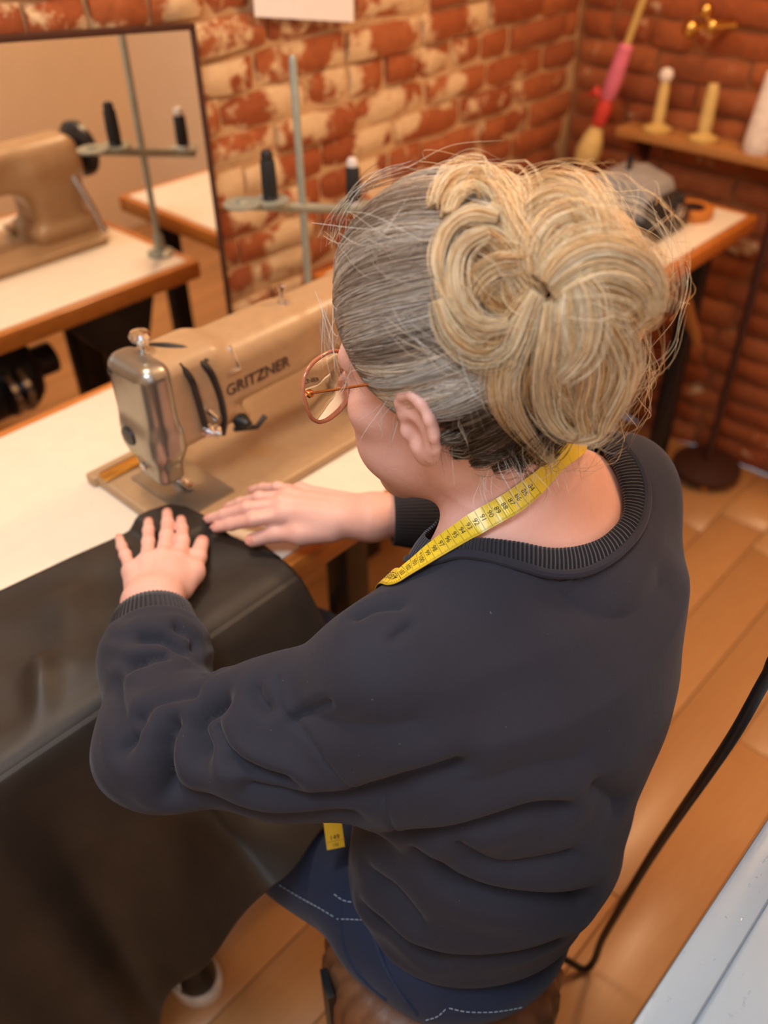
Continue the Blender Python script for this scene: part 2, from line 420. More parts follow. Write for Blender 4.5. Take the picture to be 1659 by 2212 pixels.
def place_left(b0, b1, z, h, rng):
    vis = b0 > .50 and .50 < z < 1.36
    p = rng.uniform(-.002, .008)
    if vis:
        o = bpy.data.objects.new('brick', rng.choice(BRL)); link(o, wall_left); o.location = ((b0 + b1) / 2, WY - p, z); o.scale = (b1 - b0, 1, h)
    else: far_left.append(((b0 + b1) / 2, WY - p, z, b1 - b0, h, 0))
courses(WS + .02, WX, 0, CH, place_left, random.Random(5))
def place_right(b0, b1, z, h, rng):
    vis = b0 > .55 and z < 1.30; p = rng.uniform(-.002, .008)
    if vis:
        o = bpy.data.objects.new('brick', rng.choice(BRR)); link(o, wall_right); o.location = (WX - p, (b0 + b1) / 2, z); o.rotation_euler = (0, 0, -math.pi / 2); o.scale = (b1 - b0, 1, h)
    else: far_right.append((WX - p, (b0 + b1) / 2, z, b1 - b0, h, 1))
courses(.26, WY - .01, 0, CH, place_right, random.Random(9))
def joined_bricks(lst, parent, mat, name):
    src = BRL[0]; co = np.array([v.co[:] for v in src.vertices]); fs = [tuple(p.vertices) for p in src.polygons]; V = []; F = []
    for cx, cy, cz, L, h, side in lst:
        q = co * np.array([L, 1, h])
        if side: q = np.stack([q[:, 1], -q[:, 0], q[:, 2]], 1)
        n = len(V); V += list(q + np.array([cx, cy, cz])); F += [tuple(i + n for i in f) for f in fs]
    o = part(name, V, F, mat, parent, smooth=False); o['kind'] = 'stuff'; return o
joined_bricks(far_left, wall_left, M['brick_left'], 'brickwork')
joined_bricks(far_right, wall_right, M['brick_right'], 'brickwork')

# ---- mirror standing against the brick wall
mx0, mx1 = .10, .972
def mtop(x): return 1.2435 - (x - .64) * .088
mr = empty('wall_mirror', (.5, 1.356, .30)); tag(mr, 'large frameless mirror fixed to the brick wall behind the sewing table', 'mirror')
MB().prism([(mx0, .30), (mx1, .30), (mx1, mtop(mx1)), (mx0, mtop(mx0))], 1.352, 1.358, lambda a, b, d: (a, d, b)).build('mirror_glass', M['mirror'], mr)
_f = M['iron']
MB().prism([(mx0 - .006, mtop(mx0)), (mx1 + .007, mtop(mx1)), (mx1 + .007, mtop(mx1) + .010), (mx0 - .006, mtop(mx0) + .010)], 1.347, 1.359, lambda a, b, d: (a, d, b)).build('edge_strip', _f, mr, bevel=.001)
MB().prism([(mx1, .30), (mx1 + .007, .30), (mx1 + .007, mtop(mx1)), (mx1, mtop(mx1))], 1.347, 1.359, lambda a, b, d: (a, d, b)).build('edge_strip', _f, mr, bevel=.001)
MB().prism([(mx0 - .006, .30), (mx0, .30), (mx0, mtop(mx0)), (mx0 - .006, mtop(mx0))], 1.347, 1.359, lambda a, b, d: (a, d, b)).build('edge_strip', _f, mr, bevel=.001)

# ---- sheet of paper pinned on the wall
pa, pb = aty(551, 36, 1.352), aty(764, 48, 1.352); ddx = pb - pa; upv = np.array([.03, 0, 1.0]) * .20
pv = [pa, pb, pb + upv, pa + upv]; pv = pv + [q + np.array([0, .0012, 0]) for q in pv]
tag(part('paper_sheet', pv, [(0, 1, 2, 3), (7, 6, 5, 4), (0, 4, 5, 1), (1, 5, 6, 2), (2, 6, 7, 3), (3, 7, 4, 0)], M['paper'], smooth=False), 'blank white sheet of paper pinned on the brick wall', 'paper')

# ================================================================== furniture
def table(name, x0, x1, y0, y1, zt, label, group=None, legs=True):
    t = empty(name, ((x0 + x1) / 2, (y0 + y1) / 2, 0)); tag(t, label, 'table')
    e = .020
    MB().box((x0 + e, y0 + e, zt - .036), (x1 - e, y1 - e, zt), .001).build('tabletop', M['laminate'], t)
    MB().box((x0, y0, zt - .038), (x1, y0 + e, zt), .005).build('edge_band', M['edge_wood'], t)
    MB().box((x0, y1 - e, zt - .038), (x1, y1, zt), .005).build('edge_band', M['edge_wood'], t)
    MB().box((x0, y0 + e, zt - .038), (x0 + e, y1 - e, zt), .005).build('edge_band', M['edge_wood'], t)
    MB().box((x1 - e, y0 + e, zt - .038), (x1, y1 - e, zt), .005).build('edge_band', M['edge_wood'], t)
    return t
NT_X0, NT_X1, NT_Y0, NT_Y1, NT_Z = -.42, 1.02, .645, 1.207, .76
st = table('sewing_table', NT_X0, NT_X1, NT_Y0, NT_Y1, NT_Z, 'cream sewing machine table with orange wooden edge in front of the mirror')
for lx in (-.26, .86):
    b = MB().box((lx - .03, .89, .03), (lx + .03, .95, .70), .004).box((lx - .028, .68, 0), (lx + .028, 1.19, .045), .006).box((lx - .028, .70, .695), (lx + .028, 1.17, .722), .004)
    b.build('leg', M['black_metal'], st)
MB().box((-.23, .985, .16), (.83, 1.015, .20), .004).build('crossbar', M['black_metal'], st)
# clutch motor under the top, oil pan, knee bracket
MB().lathe((.50, .98, .56), (1, 0, 0), [(.0, 0), (.075, .0), (.085, .02), (.085, .17), (.07, .19), (.035, .20), (.035, .25), (0, .25)], 24).box((.53, .94, .63), (.66, 1.02, .722), .004).build('motor', M['black_metal'], st)
MB().box((.42, .80, .655), (.90, 1.0, .722), .012).build('oil_pan', M['machine_tan'], st)
MB().prism([(.70, .722), (.94, .722), (.90, .60), (.84, .45), (.80, .45), (.80, .60)], 1.12, 1.15, lambda a, c, d: (a, d, c)).build('bracket', M['black_metal'], st, bevel=.002)
MB().lathe((.60, 1.055, .56), (1, 0, 0), [(0, 0), (.05, 0), (.05, .012), (.03, .02), (.05, .028), (.05, .04), (0, .04)], 20).build('pulley', M['steel'], st)
MB().box((-.1, .70, .07), (.30, 1.0, .085), .004, Matrix.Rotation(.16, 3, 'X'), (0, .85, .08)).tube([(.10, .86, .09), (.40, .93, .56)], .006, 8).build('treadle', M['black_metal'], st)

wt = table('work_table', 1.13, 2.035, .736, 1.27, .76, 'cream work table with orange wooden edge along the right brick wall')
for lx, ly in ((1.20, .82), (1.96, .82), (1.20, 1.2), (1.96, 1.2)):
    MB().box((lx - .022, ly - .022, 0), (lx + .022, ly + .022, .724), .003).build('leg', M['black_metal'], wt)
MB().tube([aty(1474, 628, .80), aty(1502, 735, .80)], .016, 12).build('brace', M['shelf_wood'], wt)
MB().box((1.22, .80, .66), (1.94, .84, .722), .002).build('apron', M['black_metal'], wt)

# ---- overlock machine on the work table
oc = atz(1385, 505, .76); ox, oy = oc[0] + .01, oc[1] + .03
om = empty('overlock_machine', (ox, oy, .76)); tag(om, 'small grey and black overlock machine on the right work table', 'sewing machine')
MB().box((ox - .08, oy - .085, .76), (ox + .10, oy + .10, .80), .008).build('base', M['black_metal'], om)
def _om(a, c, d): return (ox + d, oy + a, c)
MB().prism([(-.075, .795), (.085, .795), (.085, .875), (.02, .885), (-.045, .868), (-.06, .835)], -.055, .070, _om).build('body', M['machine_grey'], om, bevel=.010)
MB().prism([(-.09, .80), (-.062, .80), (-.058, .85), (-.085, .84)], -.075, .06, _om).build('looper_cover', M['black_metal'], om, bevel=.004)
for k in range(3):
    MB().lathe((ox - .03 + .035 * k, oy - .07, .835), (0, -1, 0), [(0, 0), (.011, 0), (.011, .014), (.006, .02), (0, .02)], 14).build('tension_dial', M['plastic_black'], om)
MB().lathe((ox + .070, oy + .02, .835), (1, 0, 0), [(0, 0), (.032, 0), (.036, .01), (.036, .025), (.022, .03), (0, .03)], 24).build('handwheel', M['black_metal'], om)
MB().tube([(ox, oy + .03, .875), (ox, oy + .03, .915)], .006, 10).build('spool_pin', M['plastic_black'], om)
MB().box((ox + .02, oy - .095, .80), (ox + .05, oy - .06, .83), .004).build('needle_clamp', M['steel'], om)
# ---- roll of brown tape
rc = atz(1492, 468, .76)
def ring(c, R, r, h, n=28):
    prof = [(R, 0), (R, h), (r, h), (r, 0)]; V = []; F = []
    for k in range(n):
        a = 2 * math.pi * k / n
        for q, z in prof: V.append((c[0] + q * math.cos(a), c[1] + q * math.sin(a), c[2] + z))
    for k in range(n):
        k2 = (k + 1) % n
        for j in range(4): F.append((k * 4 + j, k2 * 4 + j, k2 * 4 + (j + 1) % 4, k * 4 + (j + 1) % 4))
    return MB().add(V, F)
tr = empty('tape_roll', (rc[0], rc[1], .76)); tag(tr, 'roll of orange brown tape lying beside the overlock machine', 'tape roll')
ring((rc[0], rc[1], .76), .048, .028, .024).build('tape_band', M['orange_ply'], tr, bevel=.002)
ring((rc[0], rc[1], .7605), .0278, .024, .023).build('core', M['iron'], tr)

# ---- shelf with pegs on the right wall
s0, s1 = atx(1335, 262, 2.155), atx(1700, 352, 2.155); sz = .862
sh = empty('thread_shelf', (2.15, .98, sz - .02)); tag(sh, 'narrow wooden shelf board on the right brick wall', 'shelf')
MB().box((2.10, .62, sz - .022), (2.190, 1.17, sz), .003).build('board', M['shelf_wood'], sh)
for yy in (.75, 1.12): MB().prism([(2.12, sz - .022), (2.19, sz - .022), (2.19, sz - .09), (2.18, sz - .09)], yy - .008, yy + .008, lambda a, c, d: (a, d, c)).build('bracket', M['iron'], sh)
def peg(y0, h, r, lbl, top):
    t = empty('spool_peg', (2.135, y0, sz)); tag(t, lbl, 'spool', 'spools on the right wall shelf')
    MB().lathe((2.135, y0, sz), (0, 0, 1), [(0, 0), (.034, 0), (.036, .008), (.02, .016), (r, .02)], 20).build('foot', M['peg_wood'], t)
    MB().lathe((2.135, y0, sz + .016), (0, 0, 1), [(r, 0), (r * 1.12, .02), (r, h - .05), (r * .8, h - .03)], 16).build('thread', M['thread_cream'], t)
    if top: MB().lathe((2.135, y0, sz + h - .018), (0, 0, 1), [(0, 0), (.010, .002), (.016, .010), (.017, .018), (.013, .028), (0, .033)], 16).build('knob', M['thread_white'], t)
peg(1.075, .13, .013, 'wooden spool with cream thread and round pale knob on the right shelf', True)
peg(.952, .14, .015, 'taller cream thread spool in the middle of the right shelf', False)
cn = empty('thread_cone', (2.135, .815, sz)); tag(cn, 'pale pink white thread cone at the right end of the shelf', 'thread cone', 'spools on the right wall shelf')
MB().lathe((2.135, .815, sz), (0, 0, 1), [(0, 0), (.030, 0), (.034, .01), (.034, .03), (.020, .17), (.012, .172)], 24).build('thread', M['thread_white'], cn)
MB().lathe((2.135, .815, sz + .171), (0, 0, 1), [(.012, 0), (.010, .012), (0, .013)], 16).build('cone_tip', M['spool_white'], cn)
# ---- brass coat hook on the right wall
hk = empty('brass_hook', (2.16, 1.0, 1.09)); tag(hk, 'polished brass wall hook above the thread shelf', 'hook')
ha, hb = atx(1492, 61, 2.14), atx(1595, 52, 2.14)
MB().tube([ha, (ha + hb) / 2, hb], .008, 10).build('bar', M['brass'], hk)
for q, r in ((ha, .020), ((ha * .55 + hb * .45), .017), (atx(1525, 22, 2.14), .016)):
    MB().lathe((q[0], q[1], q[2] - r), (0, 0, 1), [(r * math.sin(math.pi * k / 8), r - r * math.cos(math.pi * k / 8)) for k in range(9)], 16).build('knob', M['brass'], hk)
MB().tube([(ha * .6 + hb * .4), atx(1525, 22, 2.14)], .006, 8).build('stem', M['brass'], hk)
MB().tube([(ha * .4 + hb * .6), (ha * .4 + hb * .6) * np.array([0, 1, 1]) + np.array([2.193, 0, 0])], .010, 10).build('stem', M['brass'], hk)
# ---- leaning dowel wrapped in pink and red cloth
d0, d1 = atx(1268, 335, 2.10), atx(1398, -25, 2.10)
dw = empty('wrapped_dowel', d0); tag(dw, 'leaning wooden dowel wrapped with pink and red cloth in the corner', 'dowel')
DL = lambda t: d0 + (d1 - d0) * t
MB().tube([DL(0), DL(.5), DL(1)], .009, 12).build('stick', M['peg_wood'], dw)
MB().tube([DL(.36), DL(.4), DL(.5), DL(.6), DL(.68), DL(.70)], [.012, .020, .021, .019, .018, .011], 14).build('pink_cloth', M['pink'], dw)
MB().tube([DL(.20), DL(.24), DL(.32), DL(.37)], [.014, .019, .020, .014], 12).tube([DL(.36), DL(.38) + np.array([0, .035, .01]), DL(.37) + np.array([0, .055, .0])], [.006, .012, .004], 8).build('red_cloth', M['red'], dw)
MB().tube([DL(-.035), DL(.03), DL(.12), DL(.19)], [.030, .034, .026, .014], 14).build('tassel', M['thread_cream'], dw)

# ---- iron stand on the floor by the right wall
pc = atz(1528, 996, .05); pc[0] = min(pc[0], 2.085)
fs = empty('floor_stand', (pc[0], pc[1], 0)); tag(fs, 'brown iron stand with round base on the floor by the right wall', 'stand')
MB().lathe((pc[0], pc[1], .020), (0, 0, 1), [(0, 0), (.090, 0), (.096, .008), (.094, .020), (.06, .030), (.022, .036), (0, .036)], 32).build('base', M['iron'], fs)
MB().lathe((pc[0], pc[1], .05), (0, 0, 1), [(.016, 0), (.011, .02), (.011, 1.25), (0, 1.25)], 14).build('pole', M['iron'], fs)
for a in (3.6, 1.5, 5.6): MB().lathe((pc[0] + .07 * math.cos(a), pc[1] + .07 * math.sin(a), 0), (0, 0, 1), [(0, 0), (.013, 0), (.015, .008), (.012, .021), (0, .021)], 12).build('foot', M['brass'], fs)

# ---- white painted cabinet next to the photographer
wc = empty('white_cabinet', (.58, -.22, 0)); tag(wc, 'white painted cabinet top with chipped gloss paint in the lower right corner', 'cabinet')
MB().box((.22, -.50, 0), (.93, .030, .770), .004).build('body', M['chipped'], wc)
MB().box((.20, -.50, .770), (.95, .052, .793), .006).build('top_panel', M['chipped'], wc)
MB().box((.20, .020, .792), (.95, .053, .801), .004).build('rim', M['chipped'], wc)

# ---- power cable hanging from above behind the seat
cp = [np.array([.88, -.46, .808]), np.array([.88, -.25, .808]), np.array([.86, -.06, .835]), np.array([.74, .08, .92]), atd(1700, 1395, .74), atd(1655, 1465, .76), atd(1590, 1580, .82), atd(1530, 1670, .90), atd(1460, 1770, 1.02), atd(1400, 1860, 1.14), atd(1340, 1960, 1.26), atd(1300, 2030, 1.36), atd(1283, 2075, 1.42), atd(1262, 2094, 1.437), atd(1228, 2076, 1.42), atd(1180, 2050, 1.41), atd(1120, 2010, 1.40)]
cpts = catmull(cp, 130); cpts[:, 2] = np.maximum(cpts[:, 2], .0065)
cb = MB().tube(cpts, .0058, 12).build('power_cable', M['plastic_black'], None); tag(cb, 'black power cable hanging down to the floor behind the seated woman', 'cable')
# ================================================================== implicit surfaces
def smin(a, b, k):
    h = np.maximum(k - np.abs(a - b), 0) / k
    return np.minimum(a, b) - h * h * k * .25
def smax(a, b, k): return -smin(-a, -b, k)
def cap(P, a, b, ra, rb=None):
    rb = ra if rb is None else rb; a = np.asarray(a, float); b = np.asarray(b, float); ab = b - a
    t = np.clip(((P - a) @ ab) / (ab @ ab), 0, 1)
    return np.linalg.norm(P - a - t[:, None] * ab, axis=1) - (ra + (rb - ra) * t)
def ell(P, c, r, B=None):
    q = P - np.asarray(c, float)
    if B is not None: q = q @ np.asarray(B).T
    r = np.asarray(r, float); k0 = np.linalg.norm(q / r, axis=1); k1 = np.linalg.norm(q / (r * r), axis=1)
    return k0 * (k0 - 1) / np.maximum(k1, 1e-9)
def rbox(P, c, h, r, B=None):
    q = P - np.asarray(c, float)
    if B is not None: q = q @ np.asarray(B).T
    d = np.abs(q) - (np.asarray(h, float) - r)
    return np.linalg.norm(np.maximum(d, 0), axis=1) + np.minimum(d.max(1), 0) - r
def chain(P, pts, rad, k=.01):
    d = None
    for i in range(len(pts) - 1):
        e = cap(P, pts[i], pts[i + 1], rad[i], rad[i + 1]); d = e if d is None else smin(d, e, k)
    return d
def polydist(P, pts):
    d = None; pts = np.asarray(pts, float)
    for i in range(len(pts) - 1):
        e = cap(P, pts[i], pts[i + 1], 0.0); d = e if d is None else np.minimum(d, e)
    return d
def nets(fn, lo, hi, h, coarse=4):
    """naive surface nets; only blocks near the surface are sampled finely"""
    lo = np.asarray(lo, float); hi = np.asarray(hi, float); H = h * coarse
    nc = np.ceil((hi - lo) / H).astype(int); cx = [lo[i] + (np.arange(nc[i]) + .5) * H for i in range(3)]
    G = np.stack(np.meshgrid(*cx, indexing='ij'), -1).reshape(-1, 3); fc = fn(G).reshape(nc)
    near = np.abs(fc) < H * 2.2
    n = nc * coarse; val = np.repeat(np.repeat(np.repeat(fc, coarse, 0), coarse, 1), coarse, 2).astype(np.float32)
    mk = np.repeat(np.repeat(np.repeat(near, coarse, 0), coarse, 1), coarse, 2); ii = np.argwhere(mk)
    pts = lo + (ii + .5) * h; out = np.empty(len(pts), np.float32)
    for s in range(0, len(pts), 400000): out[s:s + 400000] = fn(pts[s:s + 400000])
    val[mk] = out
    s = val < 0; c = np.zeros(n - 1, np.int8)
    for dx in (0, 1):
        for dy in (0, 1):
            for dz in (0, 1): c += s[dx:n[0] - 1 + dx, dy:n[1] - 1 + dy, dz:n[2] - 1 + dz]
    act = (c > 0) & (c < 8); cells = np.argwhere(act); idx = -np.ones(n - 1, np.int64); idx[act] = np.arange(len(cells))
    acc = np.zeros((len(cells), 3)); cnt = np.zeros(len(cells)); i0, j0, k0 = cells.T
    cor = [(a, b, d) for a in (0, 1) for b in (0, 1) for d in (0, 1)]
    for a in cor:
        for ax in range(3):
            if a[ax]: continue
            b = list(a); b[ax] = 1
            va = val[i0 + a[0], j0 + a[1], k0 + a[2]]; vb = val[i0 + b[0], j0 + b[1], k0 + b[2]]
            m = (va < 0) != (vb < 0); t = np.where(m, va / np.where(m, va - vb, 1), 0)
            p = np.tile(np.array(a, float), (len(cells), 1)); p[:, ax] += t
            acc[m] += p[m]; cnt[m] += 1
    V = lo + (cells + acc / np.maximum(cnt, 1)[:, None] + .5) * h
    F = []
    for ax in range(3):
        o1, o2 = (ax + 1) % 3, (ax + 2) % 3
        sl0 = [slice(None)] * 3; sl1 = [slice(None)] * 3; sl0[ax] = slice(0, n[ax] - 1); sl1[ax] = slice(1, n[ax])
        a = s[tuple(sl0)]; b = s[tuple(sl1)]; e = np.argwhere(a != b)
        e = e[(e[:, o1] > 0) & (e[:, o2] > 0) & (e[:, o1] < n[o1] - 1) & (e[:, o2] < n[o2] - 1)]
        sg = a[tuple(e.T)]
        def cid(d1, d2):
            q = e.copy(); q[:, o1] -= d1; q[:, o2] -= d2; return idx[tuple(q.T)]
        quad = np.stack([cid(1, 1), cid(0, 1), cid(0, 0), cid(1, 0)], 1)
        quad[~sg] = quad[~sg][:, ::-1]; F.append(quad)
    F = np.concatenate(F); F = F[(F >= 0).all(1)]
    return V, F
def relax(V, F, it=1, k=.5):
    e = np.concatenate([F[:, [0, 1]], F[:, [1, 2]], F[:, [2, 3]], F[:, [3, 0]]]); 
    for _ in range(it):
        acc = np.zeros_like(V); cnt = np.zeros(len(V))
        for c in range(3):
            acc[:, c] = np.bincount(e[:, 0], V[e[:, 1], c], len(V)) + np.bincount(e[:, 1], V[e[:, 0], c], len(V))
        cnt = np.bincount(e[:, 0], minlength=len(V)) + np.bincount(e[:, 1], minlength=len(V))
        V = V + k * (acc / np.maximum(cnt, 1)[:, None] - V)
    return V
def cast(fn, u, v, d0=.3, d1=2.0, n=90):
    """first hit of the sight line through a photograph pixel with an implicit surface"""
    r = ray(u, v); t = d0
    for _ in range(n):
        e = float(fn((CC + r * t)[None])[0])
        if e < .0006: break
        t += max(e * .7, .0006)
        if t > d1: return None
    return CC + r * t
def sdf_part(name, fn, lo, hi, h, mat, parent, it=1):
    V, F = nets(fn, lo, hi, h); V = relax(V, F, it)
    return part(name, V, F, mat, parent)
# ================================================================== sewing machine
Y0 = .864
sm = empty('sewing_machine', (.66, Y0, NT_Z)); tag(sm, 'tan enamelled industrial sewing machine on the cream table', 'sewing machine')
BZ = .775
def bed_fn(P):
    d = rbox(P, (.665, .876, .7682), (.255, .109, .0078), .005)
    return d
sdf_part('bed', bed_fn, (.39, .75, .75), (.94, 1.0, .785), .0025, M['machine_tan'], sm)
def cast_fn(P):
    a = rbox(P, (.735, Y0, .950), (.205, .044, .052), .030)
    a = smin(a, rbox(P, (.60, Y0, .948), (.10, .043, .050), .030), .02)
    p = rbox(P, (.865, Y0, .86), (.062, .056, .105), .028)
    p = smin(p, rbox(P, (.865, Y0, .785), (.075, .068, .02), .012), .03)
    hd = rbox(P, (.502, Y0, .940), (.052, .043, .075), .022)
    d = smin(smin(a, p, .05), hd, .02)
    lug = smin(cap(P, (.535, .832, .895), (.56, .832, .885), .016, .010), cap(P, (.56, .83, .885), (.575, .83, .87), .010, .008), .01)
    d = smin(d, lug, .015)
    return d
sdf_part('arm_casting', cast_fn, (.42, .76, .76), (.97, .96, 1.03), .003, M['machine_tan'], sm, 2)
def face_fn(P):
    d = rbox(P, (.452, Y0, .940), (.024, .0455, .079), .020)
    low = rbox(P, (.452, Y0 - .004, .862), (.020, .030, .05), .014)
    return smin(d, low, .03)
sdf_part('face_plate', face_fn, (.41, .79, .79), (.50, .94, 1.05), .002, M['machine_silver'], sm, 2)
fx = .428
MB().lathe((.429, .872, .898), (-1, 0, 0), [(0, 0), (.0155, 0), (.0165, .004), (.013, .009), (0, .010)], 24).build('rubber_cap', M['plastic_black'], sm)
MB().lathe((.429, .893, .995), (-1, 0, 0), [(0, 0), (.005, 0), (.005, .002), (0, .003)], 12).build('screw', M['plastic_black'], sm)
MB().lathe((.4295, .862, .845), (-1, 0, 0), [(0, 0), (.006, 0), (.006, .003), (0, .004)], 12).build('screw', M['steel'], sm)
# presser bar knob on top
MB().lathe((.468, .875, 1.012), (0, 0, 1), [(0, 0), (.006, 0), (.005, .016), (.004, .018), (.012, .022), (.014, .028), (.011, .034), (0, .037)], 18).build('pressure_knob', M['chrome'], sm)
# needle bar, presser bar and foot
MB().tube([(.468, .866, .875), (.468, .866, .812)], .0045, 12).tube([(.468, .866, .812), (.468, .866, .806)], .0065, 12).tube([(.468, .866, .806), (.470, .866, .780)], [.0011, .0007], 8).build('needle_bar', M['steel'], sm)
MB().tube([(.482, .874, .875), (.482, .874, .800)], .0040, 12).build('presser_bar', M['steel'], sm)
MB().box((.474, .840, .7815), (.486, .878, .7865), .0015).box((.476, .868, .786), (.488, .880, .806), .002).build('presser_foot', M['chrome'], sm)
MB().box((.441, .80, .7765), (.520, .93, .7790), .0008).build('needle_plate', M['machine_silver'], sm)
MB().box((.412, .946, .7775), (.520, .968, .7800), .0008).build('slide_plate', M['brass'], sm)
MB().box((.404, .968, .760), (.530, .990, .776), .004).build('hinge_block', M['machine_tan'], sm)
# thread take-up slots, tension discs and guides on the front of the head
yf = Y0 - .046
sl = catmull([(.487, yf + .012, 1.006), (.492, yf - .001, .985), (.497, yf - .001, .950), (.500, yf - .001, .915), (.502, yf - .001, .895)], 20)
MB().tube(sl, .0042, 8).build('take_up_slot', M['plastic_black'], sm)
sl = catmull([(.512, yf + .012, 1.003), (.520, yf - .001, .985), (.527, yf - .002, .955), (.531, yf - .002, .92), (.530, yf - .002, .89), (.524, yf - .003, .872)], 24)
MB().tube(sl, .0048, 8).build('thread_tube', M['plastic_black'], sm)
MB().tube(catmull([(.485, Y0 + .02, 1.012), (.498, Y0, 1.014), (.515, Y0 - .025, 1.008), (.522, yf + .004, .995)], 14), .0052, 8).build('thread_tube', M['plastic_black'], sm)
for (tx, tz) in ((.503, .893), (.513, .886)):
    MB().lathe((tx, yf, tz), (0, -1, 0), [(0, 0), (.009, 0), (.009, .003), (.005, .005), (.009, .007), (.009, .010), (.004, .014), (0, .018)], 18).build('tension_disc', M['chrome'], sm)
MB().lathe((.556, yf + .002, .880), (0, -1, 0), [(0, 0), (.010, 0), (.012, .006), (.009, .014), (.006, .022), (0, .024)], 18).build('tension_knob', M['plastic_black'], sm)
MB().tube([(.545, yf, .868), (.575, yf - .012, .862), (.592, yf - .01, .872)], .004, 8).build('check_lever', M['plastic_black'], sm)
MB().tube([(.507, yf - .004, .925), (.513, yf - .012, .912), (.520, yf - .004, .905)], .0035, 8).build('thread_guide', M['chrome'], sm)
MB().box((.548, yf - .006, .966), (.566, yf - .001, .970), .001).box((.5615, yf - .006, .966), (.566, yf + .020, 1.0015), .0015, Matrix.Rotation(-.35, 3, 'X'), (.56, yf, .968)).build('thread_clip', M['chrome'], sm)
MB().lathe((.575, Y0 - .010, 1.001), (0, 0, 1), [(0, 0), (.006, 0), (.006, .0015), (0, .0018)], 14).build('oil_hole', M['plastic_black'], sm)
MB().lathe((.685, Y0, 1.001), (0, 0, 1), [(0, 0), (.010, 0), (.010, .003), (.0035, .004), (.0035, .026), (.007, .027), (.007, .031), (0, .032)], 16).build('thread_pin', M['chrome'], sm)
MB().lathe((.938, Y0, .952), (1, 0, 0), [(0, 0), (.022, 0), (.022, .008), (.060, .012), (.066, .016), (.066, .030), (.058, .036), (.030, .034), (0, .036)], 32).build('handwheel', M['black_metal'], sm)
MB().lathe((.865, Y0 - .055, .90), (0, -1, 0), [(0, 0), (.022, 0), (.022, .006), (.016, .010), (0, .011)], 24).build('stitch_dial', M['steel'], sm)
MB().box((.775, .80, .782), (.80, .83, .80), .003).build('knee_lifter', M['machine_tan'], sm)
MB().tube([(.90, Y0 + .05, .93), (.915, Y0 + .085, .84), (.925, Y0 + .10, .779)], .008, 10).build('lifting_lever', M['steel'], sm)

def text_mesh(s, size, align='CENTER', extrude=.0):
    cu = bpy.data.curves.new('t', 'FONT'); cu.body = s; cu.size = size; cu.align_x = align; cu.align_y = 'CENTER'; cu.extrude = extrude; cu.resolution_u = 3
    o = bpy.data.objects.new('t', cu); COL.objects.link(o); dg = bpy.context.evaluated_depsgraph_get(); me = o.evaluated_get(dg).to_mesh()
    V = np.array([v.co[:] for v in me.vertices]); F = [tuple(p.vertices) for p in me.polygons]
    o.evaluated_get(dg).to_mesh_clear(); bpy.data.objects.remove(o); bpy.data.curves.remove(cu); return V, F
V, F = text_mesh('GRITZNER', .0232, extrude=.0015)
V = V * np.array([1.0, 1.15, 1.0]); ly = .03
while cast_fn(np.array([[.622, Y0 - ly, .939]]))[0] < -.0002: ly += .0004
part('lettering', np.stack([.594 + V[:, 0], np.full(len(V), Y0 - ly) - V[:, 2], .939 + V[:, 1]], 1), F, M['gold_letter'], sm, smooth=False)

# lower, slightly shifted arm: bring the parts to the proportions of this machine
for o_ in list(sm.children):
    me_ = o_.data; c_ = np.empty(len(me_.vertices) * 3, np.float32); me_.vertices.foreach_get('co', c_); c_ = c_.reshape(-1, 3)
    z_ = c_[:, 2] + NT_Z; z_ = np.where(z_ > .785, .785 + (z_ - .785) * .86, z_)
    c_[:, 2] = z_ - NT_Z; c_[:, 0] += .026; me_.vertices.foreach_set('co', c_.ravel()); me_.update()

# ================================================================== thread stand and spools
tx, ty = .985, 1.118
ts = empty('thread_stand', (tx, ty, NT_Z)); tag(ts, 'grey green thread stand clamped on the back of the sewing table', 'thread stand')
MB().lathe((tx, ty, NT_Z), (0, 0, 1), [(0, 0), (.028, 0), (.028, .006), (.012, .012), (.010, .04), (.0065, .045)], 20).build('foot', M['stand_grey'], ts)
MB().lathe((tx, ty, NT_Z + .04), (0, 0, 1), [(.0065, 0), (.0065, .40), (.003, .405), (0, .405)], 14).build('pole', M['stand_grey'], ts)
A = np.array([.862, 1.135, 1.004]); B = np.array([1.118, 1.10, .934]); bd = (B - A) / np.linalg.norm(B - A)
V = []; 
MB().tube([A, (A + B) / 2, B], .0085, 10).build('spool_bar', M['stand_grey'], ts)
sp_pos = [A + (B - A) * .24 + np.array([0, 0, .008]), A + (B - A) * .90 + np.array([0, 0, .008])]
for q in sp_pos + [A + (B - A) * .03]:
    MB().lathe(q, (0, 0, 1), [(0, 0), (.030, 0), (.030, .004), (0, .004)], 20).build('spool_plate', M['stand_grey'], ts)
for q, lbl in ((sp_pos[0], 'black thread spool on the left plate of the thread stand'), (sp_pos[1], 'black thread spool with white tip beside the hair'),):
    t = empty('thread_spool', q + np.array([0, 0, .0042])); tag(t, lbl, 'thread spool', 'black spools on the thread stand')
    b = np.array(t.location)
    MB().lathe(b, (0, 0, 1), [(0, 0), (.013, 0), (.013, .004), (.011, .006)], 18).build('base', M['spool_white'] if 'tip' in lbl else M['plastic_black'], t)
    MB().lathe(b + np.array([0, 0, .005]), (0, 0, 1), [(.0125, 0), (.0130, .02), (.0120, .055), (.009, .060)], 18).build('thread', M['thread_black'], t)
    MB().lathe(b + np.array([0, 0, .064]), (0, 0, 1), [(.010, 0), (.010, .008), (.007, .013), (0, .014)], 16).build('cap', M['spool_white'] if 'tip' in lbl else M['plastic_black'], t)

